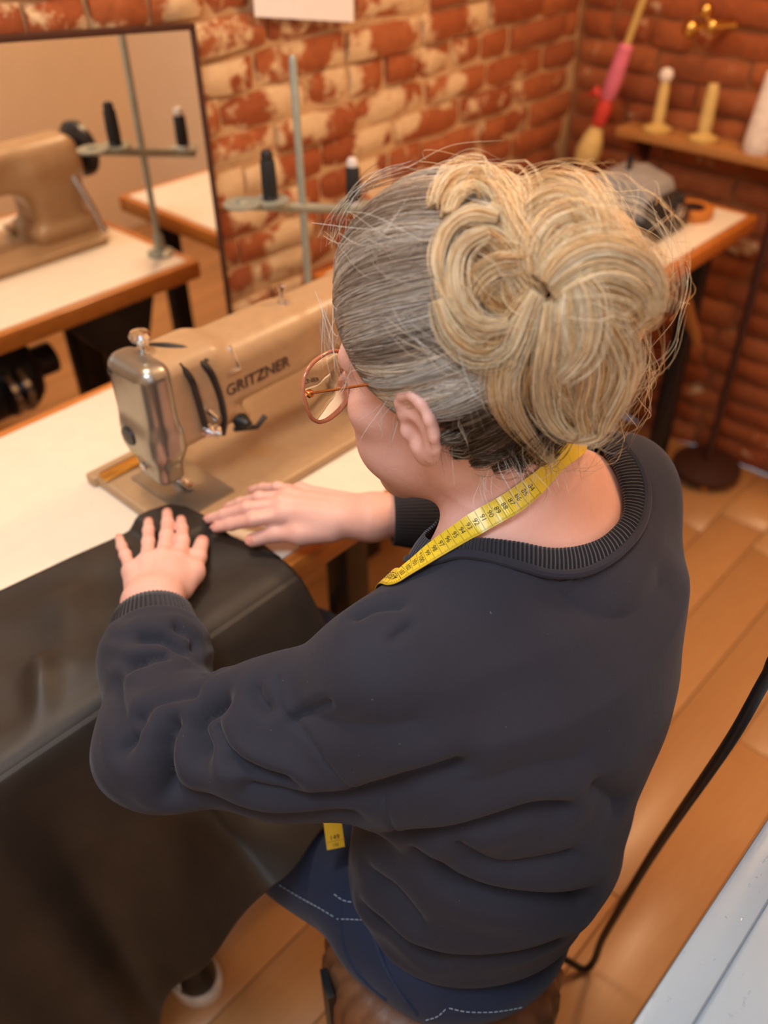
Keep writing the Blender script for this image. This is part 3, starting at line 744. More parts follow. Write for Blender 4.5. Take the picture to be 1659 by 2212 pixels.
# ================================================================== black leatherette sheet on the table and over the lap
def sstep(a, b, x): t = np.clip((x - a) / (b - a), 0, 1); return t * t * (3 - 2 * t)
NX, NS = 150, 190
xs = np.linspace(-.30, .505, NX); rows = []
yb_x = np.array([-.3, .20, .238, .30, .39, .44, .466, .480, .487, .493, .505]); yb_y = np.array([.90, .885, .872, .862, .853, .848, .838, .815, .76, .72, .668])
for x in xs:
    yb = np.interp(x, yb_x, yb_y)
    on_bed = sstep(.405, .425, x)
    ztab = lambda yy: NT_Z + .004 + .0165 * on_bed * sstep(.752, .772, yy)
    hang = [(yb, 0), (yb * .66 + .655 * .34, 0), (.70, 0), (.664, 0), (.640, -.004), (.627, -.022), (.616, -.09), (.603, -.22), (.592, -.40), (.595, -.58), (.615, -.72), (.66, -.748)]
    lap = [(yb, 0), (yb * .66 + .655 * .34, 0), (.70, 0), (.664, 0), (.640, -.003), (.622, -.018), (.600, -.048), (.575, -.085), (.545, -.112), (.510, -.126), (.470, -.140), (.428, -.162)]
    wl = sstep(.12, .262, x); hp = catmull([(a, b, 0) for a, b in hang], NS)[:, :2]; lp = catmull([(a, b, 0) for a, b in lap], NS)[:, :2]
    p = hp * (1 - wl) + lp * wl
    yy = p[:, 0]; zz = NT_Z + .004 + p[:, 1] + np.where(p[:, 1] > -.006, .0165 * on_bed * sstep(.752, .772, yy), 0)
    rows.append(np.stack([np.full(NS, x), yy, zz], 1))
G = np.array(rows)
# soft folds: a curled one on the table by the hand, long ones in the hanging part
X_, Y_, Z_ = G[..., 0], G[..., 1], G[..., 2]
def fold(pts, wd, amp):
    d = polydist(G[..., :2].reshape(-1, 2) if len(pts[0]) == 2 else G.reshape(-1, 3), pts).reshape(G.shape[:2]); return amp * np.exp(-(d / wd) ** 2)
lift = fold([atz(90, 1450, .765)[:2], atz(95, 1560, .765)[:2], atz(130, 1620, .765)[:2], atz(190, 1650, .765)[:2]], .016, .018) + fold([atz(150, 1300, .765)[:2], atz(150, 1480, .765)[:2], atz(185, 1600, .765)[:2]], .03, .010)
lift += fold([atz(470, 1330, .765)[:2], atz(560, 1270, .765)[:2], atz(640, 1235, .765)[:2]], .016, .008)
lift += .0025 * np.sin(X_ * 31 + 1.3 * np.sin(Y_ * 17)) * sstep(.80, .70, Y_) + .0015 * np.sin(Y_ * 53 + X_ * 40)
tab = (Z_ > NT_Z - .01)
G[..., 2] += np.where(tab, np.maximum(lift, -.002) * sstep(.640, .70, Y_) + .0, 0)
drop = np.clip((NT_Z - .02 - Z_) / .5, 0, 1)
G[..., 1] -= drop * (.016 * np.sin(X_ * 27 + .6) + .010 * np.sin(X_ * 61 + Z_ * 5))
G[..., 1] -= np.where(Z_ < NT_Z - .005, .004, 0)
G[..., 2] = np.maximum(G[..., 2], .006)
ii = np.arange(NX * NS).reshape(NX, NS); Fq = np.stack([ii[:-1, :-1], ii[1:, :-1], ii[1:, 1:], ii[:-1, 1:]], -1).reshape(-1, 4)
V1 = G.reshape(-1, 3); nrm = np.cross(np.gradient(G, axis=0), np.gradient(G, axis=1)); nrm /= np.linalg.norm(nrm, axis=-1, keepdims=True) + 1e-9
sgn = np.sign(nrm[NX // 2, 10, 2]); V2 = (G - nrm * sgn * .0018).reshape(-1, 3); n1 = NX * NS
bd_ = np.concatenate([ii[:, 0], ii[-1, 1:], ii[::-1, -1][1:], ii[0, ::-1][1:]])
rim = np.stack([bd_[:-1], bd_[1:], bd_[1:] + n1, bd_[:-1] + n1], 1)
lo_ = part('leatherette_sheet', np.vstack([V1, V2]), np.vstack([Fq if sgn > 0 else Fq[:, ::-1], (Fq + n1)[:, ::-1] if sgn > 0 else Fq + n1, rim]), M['leather'])
tag(lo_, 'black leatherette sheet under the hands, draped from the table down to the floor', 'fabric')

# ================================================================== stool
scx, scy = .405, .298
so = empty('stool', (scx, scy, 0)); tag(so, 'round stool with pleated brown leather side under the seated woman', 'stool')
n = 96; V = []; F = []; prof = [(.120, .10), (.138, .105), (.145, .14), (.143, .25), (.146, .36), (.143, .40), (.132, .425), (.112, .436), (.0, .438)]
for r_, z_ in prof:
    for k in range(n):
        a = 2 * math.pi * k / n; pl = (.0045 * math.cos(a * 32) if .1 < z_ < .43 else 0)
        V.append((scx + (r_ + pl) * math.cos(a), scy + (r_ + pl) * math.sin(a), z_))
for i in range(len(prof) - 1):
    for k in range(n): F.append((i * n + k, i * n + (k + 1) % n, (i + 1) * n + (k + 1) % n, (i + 1) * n + k))
F.append(tuple(range(n - 1, -1, -1)))
part('cushion', V, F, M['stool_leather'], so)
ring((scx, scy, .085), .150, .118, .018, 48).build('base_ring', M['black_metal'], so, bevel=.004)
for a in (.6, 2.2, 3.8, 5.3):
    MB().tube([(scx + .12 * math.cos(a), scy + .12 * math.sin(a), .09), (scx + .135 * math.cos(a), scy + .135 * math.sin(a), 0)], [.016, .013], 12).build('leg', M['black_metal'], so)
va = math.radians(152)
ba = [(scx + .151 * math.cos(va + q), scy + .151 * math.sin(va + q)) for q in (-.12, -.06, 0, .06, .12)]
MB().add([(x, y, z) for z in (.10, .425) for x, y in ba] + [(scx + (x - scx) * .94, scy + (y - scy) * .94, z) for z in (.10, .425) for x, y in ba],
         [(i, i + 1, i + 6, i + 5) for i in range(4)] + [(i + 10, i + 15, i + 16, i + 11) for i in range(4)] + [(0, 5, 15, 10), (4, 14, 19, 9), (5, 6, 16, 15), (6, 7, 17, 16), (7, 8, 18, 17), (8, 9, 19, 18), (0, 10, 11, 1), (1, 11, 12, 2), (2, 12, 13, 3), (3, 13, 14, 4)]).build('strap', M['black_metal'], so)
# ================================================================== the woman
person = empty('person', (.45, .30, 0)); tag(person, 'woman in dark sweatshirt and jeans with blond bun sewing at the table', 'person')
# ---- head frame: r = her right, f = where the face points, u = crown
HO = np.array([.512, .395, 1.130]); HS = 1.09
def hframe(yw, pt, rl):
    fh = np.array([-math.sin(yw), math.cos(yw), 0]); r = np.array([math.cos(yw), math.sin(yw), 0]); z = np.array([0, 0, 1.0])
    f = fh * math.cos(pt) - z * math.sin(pt); u = fh * math.sin(pt) + z * math.cos(pt)
    return r * math.cos(rl) - u * math.sin(rl), f, u * math.cos(rl) + r * math.sin(rl)
Hr, Hf, Hu = hframe(math.radians(6.8), math.radians(13), math.radians(-5)); HB = np.stack([Hr, Hf, Hu])
def HW(r, f, u): return HO + (Hr * r + Hf * f + Hu * u) * HS
def HL(P): return ((P - HO) @ HB.T) / HS
EA = math.radians(7)
def ear_fn(q, side):
    q = q.copy(); q[:, 0] *= side            # side -1: left ear, so that 'out' is +
    q = q - np.array([.0735, -.014, .0])
    out, fo = q[:, 0], q[:, 1]; b = -fo * math.cos(EA) + out * math.sin(EA); n = out * math.cos(EA) + fo * math.sin(EA)
    e = np.stack([b, q[:, 2], n - .004 - np.clip(b, 0, 1) * .1], 1)
    d = ell(e, (.001, .002, 0), (.0178, .030, .0066))
    d = smin(d, ell(e, (-.004, -.022, 0), (.0105, .0115, .0050)), .008)
    hel = [(-.006, .000, .001), (-.0125, .010, .002), (-.012, .020, .003), (-.006, .028, .0035), (.004, .0305, .004), (.012, .0255, .0045), (.0165, .014, .005), (.0168, .000, .005), (.0135, -.012, .004), (.007, -.022, .003)]
    d = smin(d, chain(e, hel, [.0028, .0032, .0034, .0036, .0036, .0036, .0036, .0034, .0030, .0026], .003), .006)
    ah = [(.002, .020, .003), (.0075, .010, .004), (.009, -.002, .004), (.006, -.012, .0035), (.000, -.016, .003)]
    d = smax(d, -ell(e, (-.0035, -.003, .0082), (.0082, .0115, .0078)), .004)
    d = smax(d, -ell(e, (-.0005, .0185, .0078), (.0070, .0052, .0040)), .003)
    d = smax(d, -ell(e, (.0118, .004, .0085), (.0018, .013, .0024)), .004)
    d = smin(d, ell(e, (-.0125, -.004, .0035), (.0042, .0065, .0045)), .004)
    return d
def head_fn(P):
    q = HL(P); q2 = q.copy(); q2[:, 0] = np.abs(q2[:, 0])
    d = ell(q, (0, -.010, .048), (.0735, .094, .088))
    d = smin(d, ell(q, (0, .032, -.030), (.056, .060, .080)), .035)
    d = smin(d, cap(q2, (.050, -.002, -.052), (.020, .070, -.098), .015, .015), .030)
    d = smin(d, cap(q2, (0, .080, -.098), (.012, .078, -.099), .0165), .02)
    d = smin(d, ell(q2, (.043, .058, -.014), (.021, .021, .017)), .022)
    d = smin(d, ell(q2, (.030, .065, -.055), (.026, .024, .024)), .03)
    d = smin(d, cap(q2, (0, .086, .030), (.040, .072, .028), .0105, .009), .014)
    d = smax(d, -ell(q2, (.031, .098, .009), (.017, .018, .012)), .012)
    d = smin(d, ell(q2, (.031, .0745, .007), (.0135, .0135, .0135)), .003)
    d = smin(d, cap(q2, (.021, .088, .0135), (.041, .081, .0125), .0028, .0026), .003)
    d = smin(d, cap(q, (0, .088, .022), (0, .113, -.020), .0065, .0098), .010)
    d = smin(d, ell(q2, (.0105, .099, -.025), (.0075, .009, .007)), .006)
    d = smax(d, -ell(q2, (.006, .105, -.033), (.0035, .005, .004)), .003)
    d = smin(d, cap(q2, (0, .0965, -.052), (.018, .086, -.056), .0052, .0028), .005)
    d = smin(d, cap(q2, (0, .0950, -.062), (.017, .085, -.058), .0062, .0028), .005)
    d = smax(d, -cap(q2, (0, .103, -.0567), (.020, .0905, -.0570), .0018), .002)
    d = np.minimum(d, d)
    d = smin(d, ear_fn(q, -1), .004); d = smin(d, ear_fn(q, 1), .004)
    return d * HS
NB = np.array([.548, .366, 1.000])                      # base of the neck
def neck_fn(P):
    n0 = HW(0, -.030, -.020); n1 = NB + np.array([0, -.012, -.01])
    d = cap(P, n0, n1, .050, .056)
    d = smin(d, cap(P, HW(-.045, -.035, -.03), NB + np.array([-.012, .03, -.035]), .018, .012), .02)     # sternomastoid, left
    d = smin(d, cap(P, HW(.045, -.035, -.03), NB + np.array([.03, .03, -.035]), .018, .012), .02)
    d = smin(d, cap(P, NB + np.array([-.01, -.02, .03]), np.array([.36, .325, .955]), .026, .030), .05)   # trapezius
    d = smin(d, cap(P, NB + np.array([.01, -.02, .03]), np.array([.68, .320, .955]), .026, .030), .05)
    return d
# ---- trunk: stations of (z, cx, cy, half width, half depth)
ST = np.array([(.44, .425, .295, .128, .122), (.50, .425, .292, .132, .124), (.56, .430, .286, .136, .128), (.65, .456, .283, .156, .138), (.75, .486, .288, .168, .137), (.85, .506, .294, .180, .134),
               (.92, .514, .295, .180, .116), (.97, .518, .304, .152, .088), (1.005, .520, .320, .108, .062), (1.04, .525, .336, .06, .04)])
def trunk_fn(P, inset=0.0):
    z = P[:, 2]; zc = np.clip(z, ST[0, 0], ST[-1, 0]); cx, cy, a, b = (np.interp(zc, ST[:, 0], ST[:, i]) for i in (1, 2, 3, 4))
    a = np.maximum(a - inset, .01); b = np.maximum(b - inset, .01); dx, dy = (P[:, 0] - cx), (P[:, 1] - cy)
    k0 = np.sqrt((dx / a) ** 2 + (dy / b) ** 2); k1 = np.sqrt((dx / a ** 2) ** 2 + (dy / b ** 2) ** 2)
    d = np.where(k1 > 1e-6, k0 * (k0 - 1) / np.maximum(k1, 1e-6), -np.minimum(a, b)) * .88
    return np.maximum(d, np.abs(z - (ST[0, 0] + ST[-1, 0]) / 2) - (ST[-1, 0] - ST[0, 0]) / 2 + inset)
LS, LE, LWr = np.array([.345, .326, .936]), np.array([.222, .508, .806]), np.array([.333, .684, .798])
RS, RE, RWr = np.array([.682, .315, .945]), np.array([.790, .405, .800]), np.array([.598, .586, .817])
# ---- hands: joints from (u, v, height); each finger its own chain
def J(u, v, z): return atz(u, v, z)
def hand_def(side):
    if side == 'L':
        w0 = LWr; back = {'index': [J(386, 1212, .796), J(394, 1168, .795), J(393, 1143, .787), J(391, 1124, .781)],
                'middle': [J(352, 1205, .799), J(360, 1157, .798), J(362, 1130, .789), J(361, 1108, .782)],
                'ring': [J(318, 1214, .797), J(321, 1172, .794), J(321, 1146, .786), J(321, 1128, .780)],
                'pinky': [J(284, 1234, .790), J(271, 1200, .786), J(263, 1180, .780), J(258, 1163, .776)],
                'thumb': [J(392, 1272, .785), J(415, 1236, .785), J(427, 1203, .782), J(436, 1172, .779)]}
    else:
        w0 = RWr; back = {'index': [J(612, 1112, .815), J(548, 1123, .812), J(500, 1133, .795), J(467, 1140, .784)],
                'middle': [J(608, 1090, .820), J(535, 1098, .818), J(486, 1112, .799), J(452, 1121, .785)],
                'ring': [J(622, 1074, .820), J(560, 1076, .814), J(520, 1087, .797), J(492, 1096, .785)],
                'pinky': [J(648, 1062, .812), J(600, 1054, .806), J(568, 1054, .794), J(545, 1058, .785)],
                'thumb': [J(716, 1146, .806), J(650, 1152, .800), J(592, 1154, .793), J(545, 1167, .784)]}
    return w0, back
FR = {'index': (.0096, .0084, .0076, .0065), 'middle': (.0098, .0086, .0078, .0067), 'ring': (.0094, .0080, .0073, .0062), 'pinky': (.0084, .0070, .0064, .0055), 'thumb': (.0140, .0112, .0102, .0088)}
HANDS = {s: hand_def(s) for s in 'LR'}
def hand_fn(P, side):
    w0, F_ = HANDS[side]; el = LE if side == 'L' else RE
    ax = (w0 - el) / np.linalg.norm(w0 - el)
    d = None
    for f in ('index', 'middle', 'ring', 'pinky'):
        e = chain(P, F_[f], FR[f], .004); d = e if d is None else smin(d, e, .0035)
    pal = None; cen = (F_['index'][0] + F_['pinky'][0]) / 2; lat = F_['index'][0] - F_['pinky'][0]; lat = lat / np.linalg.norm(lat)
    for f, o in (('index', .016), ('middle', .006), ('ring', -.006), ('pinky', -.015)):
        e = cap(P, w0 + lat * o, F_[f][0] + np.array([0, 0, -.001]), .0150, .0110); pal = e if pal is None else smin(pal, e, .016)
    for a_, b_ in (('index', 'middle'), ('middle', 'ring'), ('ring', 'pinky')):
        pal = smin(pal, cap(P, F_[a_][0] * .97 + w0 * .03, F_[b_][0] * .97 + w0 * .03, .0098, .0095), .008)
    d = smin(d, pal, .006)
    th = chain(P, F_['thumb'], FR['thumb'], .006); d = smin(d, th, .008)
    d = smin(d, cap(P, w0 + ax * .008, F_['thumb'][1], .0165, .0115), .016)
    d = smin(d, cap(P, F_['thumb'][0] * .5 + w0 * .5, F_['index'][0] * .72 + w0 * .28, .0125, .0098), .016)
    for f, o in (('index', .013), ('middle', .005), ('ring', -.004), ('pinky', -.012)):   # tendons
        d = smin(d, cap(P, w0 + lat * o + np.array([0, 0, .0125]), F_[f][0] + np.array([0, 0, .0078]), .0030, .0036), .007)
    for f in ('index', 'middle', 'ring', 'pinky'):               # knuckles
        d = smin(d, ell(P, F_[f][0] + np.array([0, 0, .0042]), (.0075, .0075, .0062)), .006)
        d = smin(d, ell(P, F_[f][1] + np.array([0, 0, .0030]), (.0066, .0066, .0050)), .004)
    d = smin(d, cap(P, w0, w0 - ax * .11, .0235, .030), .022)
    d = smin(d, cap(P, w0 + lat * .011, w0 - lat * .011, .0185), .016)
    return d
def body_fn(P):
    d = smin(smin(trunk_fn(P, .016), neck_fn(P), .035), head_fn(P), .022)
    d = smin(d, chain(P, [np.array([.45, .325, .955]), LS, LE, LE * .5 + LWr * .5], [.045, .034, .028, .026], .03), .03)
    d = smin(d, chain(P, [np.array([.57, .325, .955]), RS, RE, RE * .5 + RWr * .5], [.045, .034, .028, .026], .03), .03)
    return d
def fast_body(P):                                        # head only where it matters
    m = P[:, 2] > .95; d = np.full(len(P), .5); 
    if m.any(): d[m] = body_fn(P[m])
    return d
Vh, Fh_ = nets(body_fn, (.28, .22, .93), (.78, .56, 1.30), .0021); Vh = relax(Vh, Fh_, 1, .35)
chunks = [(Vh, Fh_)]
for sd, lo_b, hi_b in (('L', (.20, .60, .755), (.52, .87, .86)), ('R', (.44, .50, .755), (.72, .82, .87))):
    chunks.append(nets(lambda P, s=sd: hand_fn(P, s), lo_b, hi_b, .0014))
def low_fn(P):
    d = np.maximum(trunk_fn(P, .02), .66 - P[:, 2])
    for S_, E_, W_ in ((LS, LE, LWr), (RS, RE, RWr)):
        d = smin(d, chain(P, [S_, E_, W_], [.030, .026, .020], .02), .02)
    for hx, kx in ((.375, .335), (.53, .56)):
        d = smin(d, chain(P, [np.array([hx + (.03 if hx < .4 else -.03), .33, .52]), np.array([kx, .70, .50]), np.array([kx - .05, .70, .10])], [.045, .04, .03], .03), .02)
    return d
chunks.append(nets(low_fn, (.10, .10, .08), (.88, .80, .97), .006))
Vb = np.vstack([c[0] for c in chunks]); off = np.cumsum([0] + [len(c[0]) for c in chunks]); Fb = np.vstack([c[1] + o for c, o in zip(chunks, off)])
body = part('body', Vb, Fb, M['skin'], person); body['label'] = 'fair skin of face, neck and hands'
# finger nails
def nail(parent, p0, p1, r, up):
    ax = (p1 - p0) / np.linalg.norm(p1 - p0); up = up - ax * (up @ ax); up /= np.linalg.norm(up); sd = np.cross(ax, up); V = []; F = []
    na, nb = 7, 6
    for i in range(na):
        t = i / (na - 1); le = -.004 + .0115 * t
        wd = r * .78 * (1 - .35 * max(0, t - .6) / .4 * 1.2)
        for j in range(nb):
            a = (j / (nb - 1) - .5) * 2; x = a * wd
            V.append(p1 + ax * le + sd * x + up * (math.sqrt(max(r * r * 1.03 - x * x, 1e-8)) * (1 - .10 * t * t) + .0002 - max(0, t - .55) * .004))
    for i in range(na - 1):
        for j in range(nb - 1): F.append((i * nb + j, i * nb + j + 1, (i + 1) * nb + j + 1, (i + 1) * nb + j))
    V2 = [v - up * .0008 for v in V]; n = len(V); F += [tuple(i + n for i in reversed(f)) for f in F]
    o = part('nail', V + V2, F, M['nail'], parent); return o
for s in 'LR':
    for f, ch in HANDS[s][1].items():
        upn = np.array([0, 0, 1.0]) if f != 'thumb' else (np.array([.15, -.25, 1.0]) if s == 'L' else np.array([-.35, -.45, .9]))
        nail(body, ch[2], ch[3], FR[f][3], upn)
# eyes
for sx in (-1, 1):
    e = HW(sx * .031, .0775, .0065); r_ = .0118 * HS
    MB().lathe(e - Hf * r_, Hf, [(r_ * math.sin(math.pi * k / 10), r_ - r_ * math.cos(math.pi * k / 10)) for k in range(11)], 18).build('eye', M['spool_white'], body)
    MB().lathe(e + Hf * r_ * .90 - Hu * .002, Hf, [(.0052, 0), (.005, .0012), (0, .0016)], 14).build('iris', M['plastic_black'], body)

# ================================================================== sweatshirt
def fleece_fn(P):
    d = trunk_fn(P, 0.0)
    d = smin(d, cap(P, (.455, .318, .962), LS + np.array([0, 0, .002]), .045, .052), .045)
    d = smin(d, cap(P, (.585, .325, .968), RS + np.array([0, 0, -.006]), .048, .050), .05)
    m1 = LS * .5 + LE * .5 + np.array([.010, -.014, -.012])
    d = smin(d, chain(P, [LS, m1, LE, LE * .45 + LWr * .55, LE * .27 + LWr * .73], [.058, .060, .058, .054, .044], .03), .04)
    d = smin(d, cap(P, (.370, .300, .835), (.295, .395, .822), .066, .050), .05)          # loose cloth under the arm
    m2 = RS * .5 + RE * .5
    d = smin(d, chain(P, [RS, m2, RE, RE * .5 + RWr * .5, RE * .27 + RWr * .73], [.054, .056, .056, .050, .041], .03), .045)
    # soft bulges of loose cloth
    d = d - .004 * np.sin(P[:, 0] * 19 + P[:, 2] * 23) * np.sin(P[:, 1] * 21 + 1.0 + P[:, 2] * 9)
    d = smax(d, .572 - P[:, 2] + .10 * np.maximum(P[:, 1] - .33, 0), .014)
    return d
# neckline: seam and top edge of the rib, seen part from sight lines, hidden front estimated
seam_px = [(930, 1212), (990, 1198), (1050, 1203), (1120, 1222), (1190, 1240), (1260, 1236), (1325, 1203), (1375, 1150), (1394, 1090), (1388, 1030), (1358, 978), (1315, 945)]
edge_px = [(948, 1172), (1000, 1164), (1052, 1164), (1120, 1172), (1190, 1185), (1250, 1180), (1300, 1160), (1338, 1122), (1346, 1080), (1334, 1032), (1303, 1003), (1268, 988)]
skin_off = lambda P: smin(trunk_fn(P, .016), neck_fn(P), .035) - .006
seam = [cast(fleece_fn, u, v) for u, v in seam_px]; edge = [cast(skin_off, u, v) for u, v in edge_px]
edge[10] = np.array([.637, .312, 1.014]); edge[11] = np.array([.642, .332, 1.016])
seam += [np.array([.658, .390, .985]), np.array([.605, .440, .955]), np.array([.535, .450, .942]), np.array([.460, .425, .966]), np.array([.421, .380, .997])]
edge += [np.array([.634, .384, .998]), np.array([.592, .424, .972]), np.array([.538, .432, .962]), np.array([.476, .412, .982]), np.array([.439, .380, 1.010])]
def onto(fn, p):
    for _ in range(6):
        g = np.array([float(fn((p + np.eye(3)[i] * .002)[None])[0] - fn((p - np.eye(3)[i] * .002)[None])[0]) for i in range(3)]); g /= np.linalg.norm(g) + 1e-9
        p = p - g * float(fn(p[None])[0]) * .8
    return p
seam = seam[:12] + [onto(fleece_fn, p) for p in seam[12:]]; edge = edge[:12] + [onto(skin_off, p) for p in edge[12:]]
def closed(pts, n):
    P = np.array(pts); m = len(P); t = np.linspace(0, m, n, endpoint=False); i = t.astype(int); x = (t - i)[:, None]
    a, b, c, d = P[(i - 1) % m], P[i % m], P[(i + 1) % m], P[(i + 2) % m]
    return .5 * ((2 * b) + (c - a) * x + (2 * a - 5 * b + 4 * c - d) * x ** 2 + (3 * b - a - 3 * c + d) * x ** 3)
seam_c = closed(seam, 720); edge_c = closed(edge, 720)
hp = closed([s_ * .85 + e_ * .15 for s_, e_ in zip(seam, edge)], 64); hc = hp.mean(0)
_, _, vt = np.linalg.svd(hp - hc); hn = vt[2] * np.sign(vt[2][2]); h1 = vt[0]; h2 = np.cross(hn, h1)
poly = np.stack([(hp - hc) @ h1, (hp - hc) @ h2], 1)
def poly_sd(q):
    d = np.full(len(q), 9.0); ins = np.zeros(len(q), bool); n = len(poly)
    for i in range(n):
        a, b = poly[i], poly[(i + 1) % n]; ab = b - a; t = np.clip(((q - a) @ ab) / (ab @ ab), 0, 1)
        d = np.minimum(d, np.linalg.norm(q - a - t[:, None] * ab, axis=1))
        c = ((a[1] > q[:, 1]) != (b[1] > q[:, 1])); xi = a[0] + (q[:, 1] - a[1]) / (b[1] - a[1] + 1e-12) * ab[0]; ins ^= c & (q[:, 0] < xi)
    return np.where(ins, -d, d)
def sweat_fn(P):
    d = fleece_fn(P); m = (P[:, 2] > .90) & (np.abs(P[:, 0] - hc[0]) < .2) & (np.abs(P[:, 1] - hc[1]) < .2)
    if m.any():
        q = P[m] - hc; ps = poly_sd(np.stack([q @ h1, q @ h2], 1)); carve = np.maximum(ps, -.09 - q @ hn); d[m] = smax(d[m], -carve, .004)
    # open sleeve ends
    for W_, E_ in ((LWr, LE), (RWr, RE)):
        ax = (W_ - E_) / np.linalg.norm(W_ - E_); L = np.linalg.norm(W_ - E_); h_ = (P - E_) @ ax
        near = np.linalg.norm(P - W_, axis=1) < .09
        d = np.where(near, smax(d, h_ - L * .69, .008), d)
    return d
Vs, Fs = nets(sweat_fn, (.10, .08, .49), (.90, .66, 1.06), .0030); Vs = relax(Vs, Fs, 2, .5)
def vnormals(V, F):
    n = np.cross(V[F[:, 2]] - V[F[:, 0]], V[F[:, 3]] - V[F[:, 1]]); o = np.zeros_like(V)
    for k in range(4):
        for c in range(3): o[:, c] += np.bincount(F[:, k], n[:, c], len(V))
    return o / (np.linalg.norm(o, axis=1, keepdims=True) + 1e-12)
nrm0 = lambda v: v / np.linalg.norm(v)
CREASE = [  # sight-line polyline, half width, depth
    ([(847, 1381), (866, 1366), (885, 1352)], .004, .0035), ([(775, 1327), (805, 1311), (860, 1303)], .007, .006),
    ([(601, 1463), (603, 1532), (623, 1558), (670, 1610), (731, 1675), (772, 1722)], .0022, .0022), ([(623, 1555), (657, 1534), (700, 1520)], .004, .0040),
    ([(831, 1727), (845, 1765), (857, 1803)], .0022, .0020),
    ([(540, 1706), (600, 1720), (657, 1729), (720, 1730), (772, 1723), (830, 1706), (900, 1685), (992, 1660)], .011, .010),
    ([(371, 1562), (356, 1600), (353, 1640), (356, 1680), (364, 1716)], .010, .013), ([(475, 1517), (440, 1540), (423, 1570), (428, 1600), (437, 1622)], .011, .014),
    ([(553, 1490), (560, 1510), (573, 1530)], .006, .006), ([(466, 1571), (492, 1619), (527, 1654), (614, 1686)], .007, .007),
    ([(302, 1376), (354, 1380), (397, 1407)], .008, .008), ([(284, 1441), (323, 1419), (358, 1414)], .007, .008), ([(384, 1356), (423, 1398), (446, 1456)], .006, .007),
    ([(297, 1548), (354, 1512), (420, 1502)], .008, .006), ([(267, 1618), (306, 1560)], .008, .006), ([(250, 1480), (262, 1545), (280, 1600)], .010, .006),
    ([(640, 1700), (560, 1680), (500, 1640)], .006, .004), ([(400, 1720), (480, 1755), (600, 1770), (760, 1765)], .014, .006),
    ([(739, 1926), (790, 1970), (841, 2008), (932, 2072)], .009, .009), ([(914, 1850), (960, 1895), (1022, 1930), (1143, 1955), (1263, 1948)], .013, .011),
    ([(992, 1832), (1030, 1858), (1080, 1874), (1160, 1868), (1233, 1852)], .010, .006), ([(926, 2060), (1000, 2076), (1082, 2074), (1203, 2040)], .012, .006),
    ([(859, 1809), (920, 1811), (974, 1805), (1060, 1785), (1143, 1760), (1215, 1752)], .011, .011), ([(642, 1545), (710, 1570), (781, 1584), (900, 1572)], .026, .007),
    ([(800, 1890), (850, 1930), (900, 1990)], .010, .006), ([(1290, 1700), (1340, 1740), (1400, 1745)], .012, .006), ([(1000, 1700), (1120, 1670), (1260, 1640)], .02, .004),
    ([(1230, 1290), (1300, 1330), (1380, 1330), (1440, 1260)], .03, .005)]
Nn = vnormals(Vs, Fs); disp = np.zeros(len(Vs))
for px, wd, dp in CREASE:
    pts = [cast(fleece_fn, u, v) for u, v in px]; pts = [p for p in pts if p is not None]
    if len(pts) < 2: continue
    pts = catmull(pts, 4 * len(pts)) if len(pts) > 2 else np.array(pts)
    lo_c, hi_c = pts.min(0) - wd * 4, pts.max(0) + wd * 4; m = ((Vs > lo_c) & (Vs < hi_c)).all(1)
    if not m.any(): continue
    dd = polydist(Vs[m], pts); disp[m] -= dp * (np.exp(-(dd / wd) ** 2) * .95 + .75 * np.exp(-dd / (.38 * wd)) - .22 * np.exp(-((dd - 2.4 * wd) / (wd * 1.3)) ** 2))
ax_ = ((Vs - LE) @ nrm0(LWr - LE)); ar_ = np.exp(-(np.linalg.norm(np.cross(Vs - LE, nrm0(LWr - LE)), axis=1) / .075) ** 4) * np.clip(1 - np.abs(ax_ - .06) / .16, 0, 1)
disp += ar_ * .0020 * np.sin(ax_ * 150 + 5 * np.sin(Vs[:, 2] * 46 + Vs[:, 0] * 20)) * (.5 + .5 * np.sin(Vs[:, 0] * 33 + Vs[:, 2] * 51))
disp += .0016 * np.sin(Vs[:, 2] * 74 + 3 * np.sin(Vs[:, 0] * 17 + Vs[:, 1] * 23)) * np.clip((.74 - Vs[:, 2]) / .1, 0, 1)
Vs = Vs + Nn * disp[:, None]; Vs = relax(Vs, Fs, 1, .3)
sweat = part('sweatshirt', Vs, Fs, M['fleece'], person); sweat['label'] = 'charcoal navy sweatshirt'

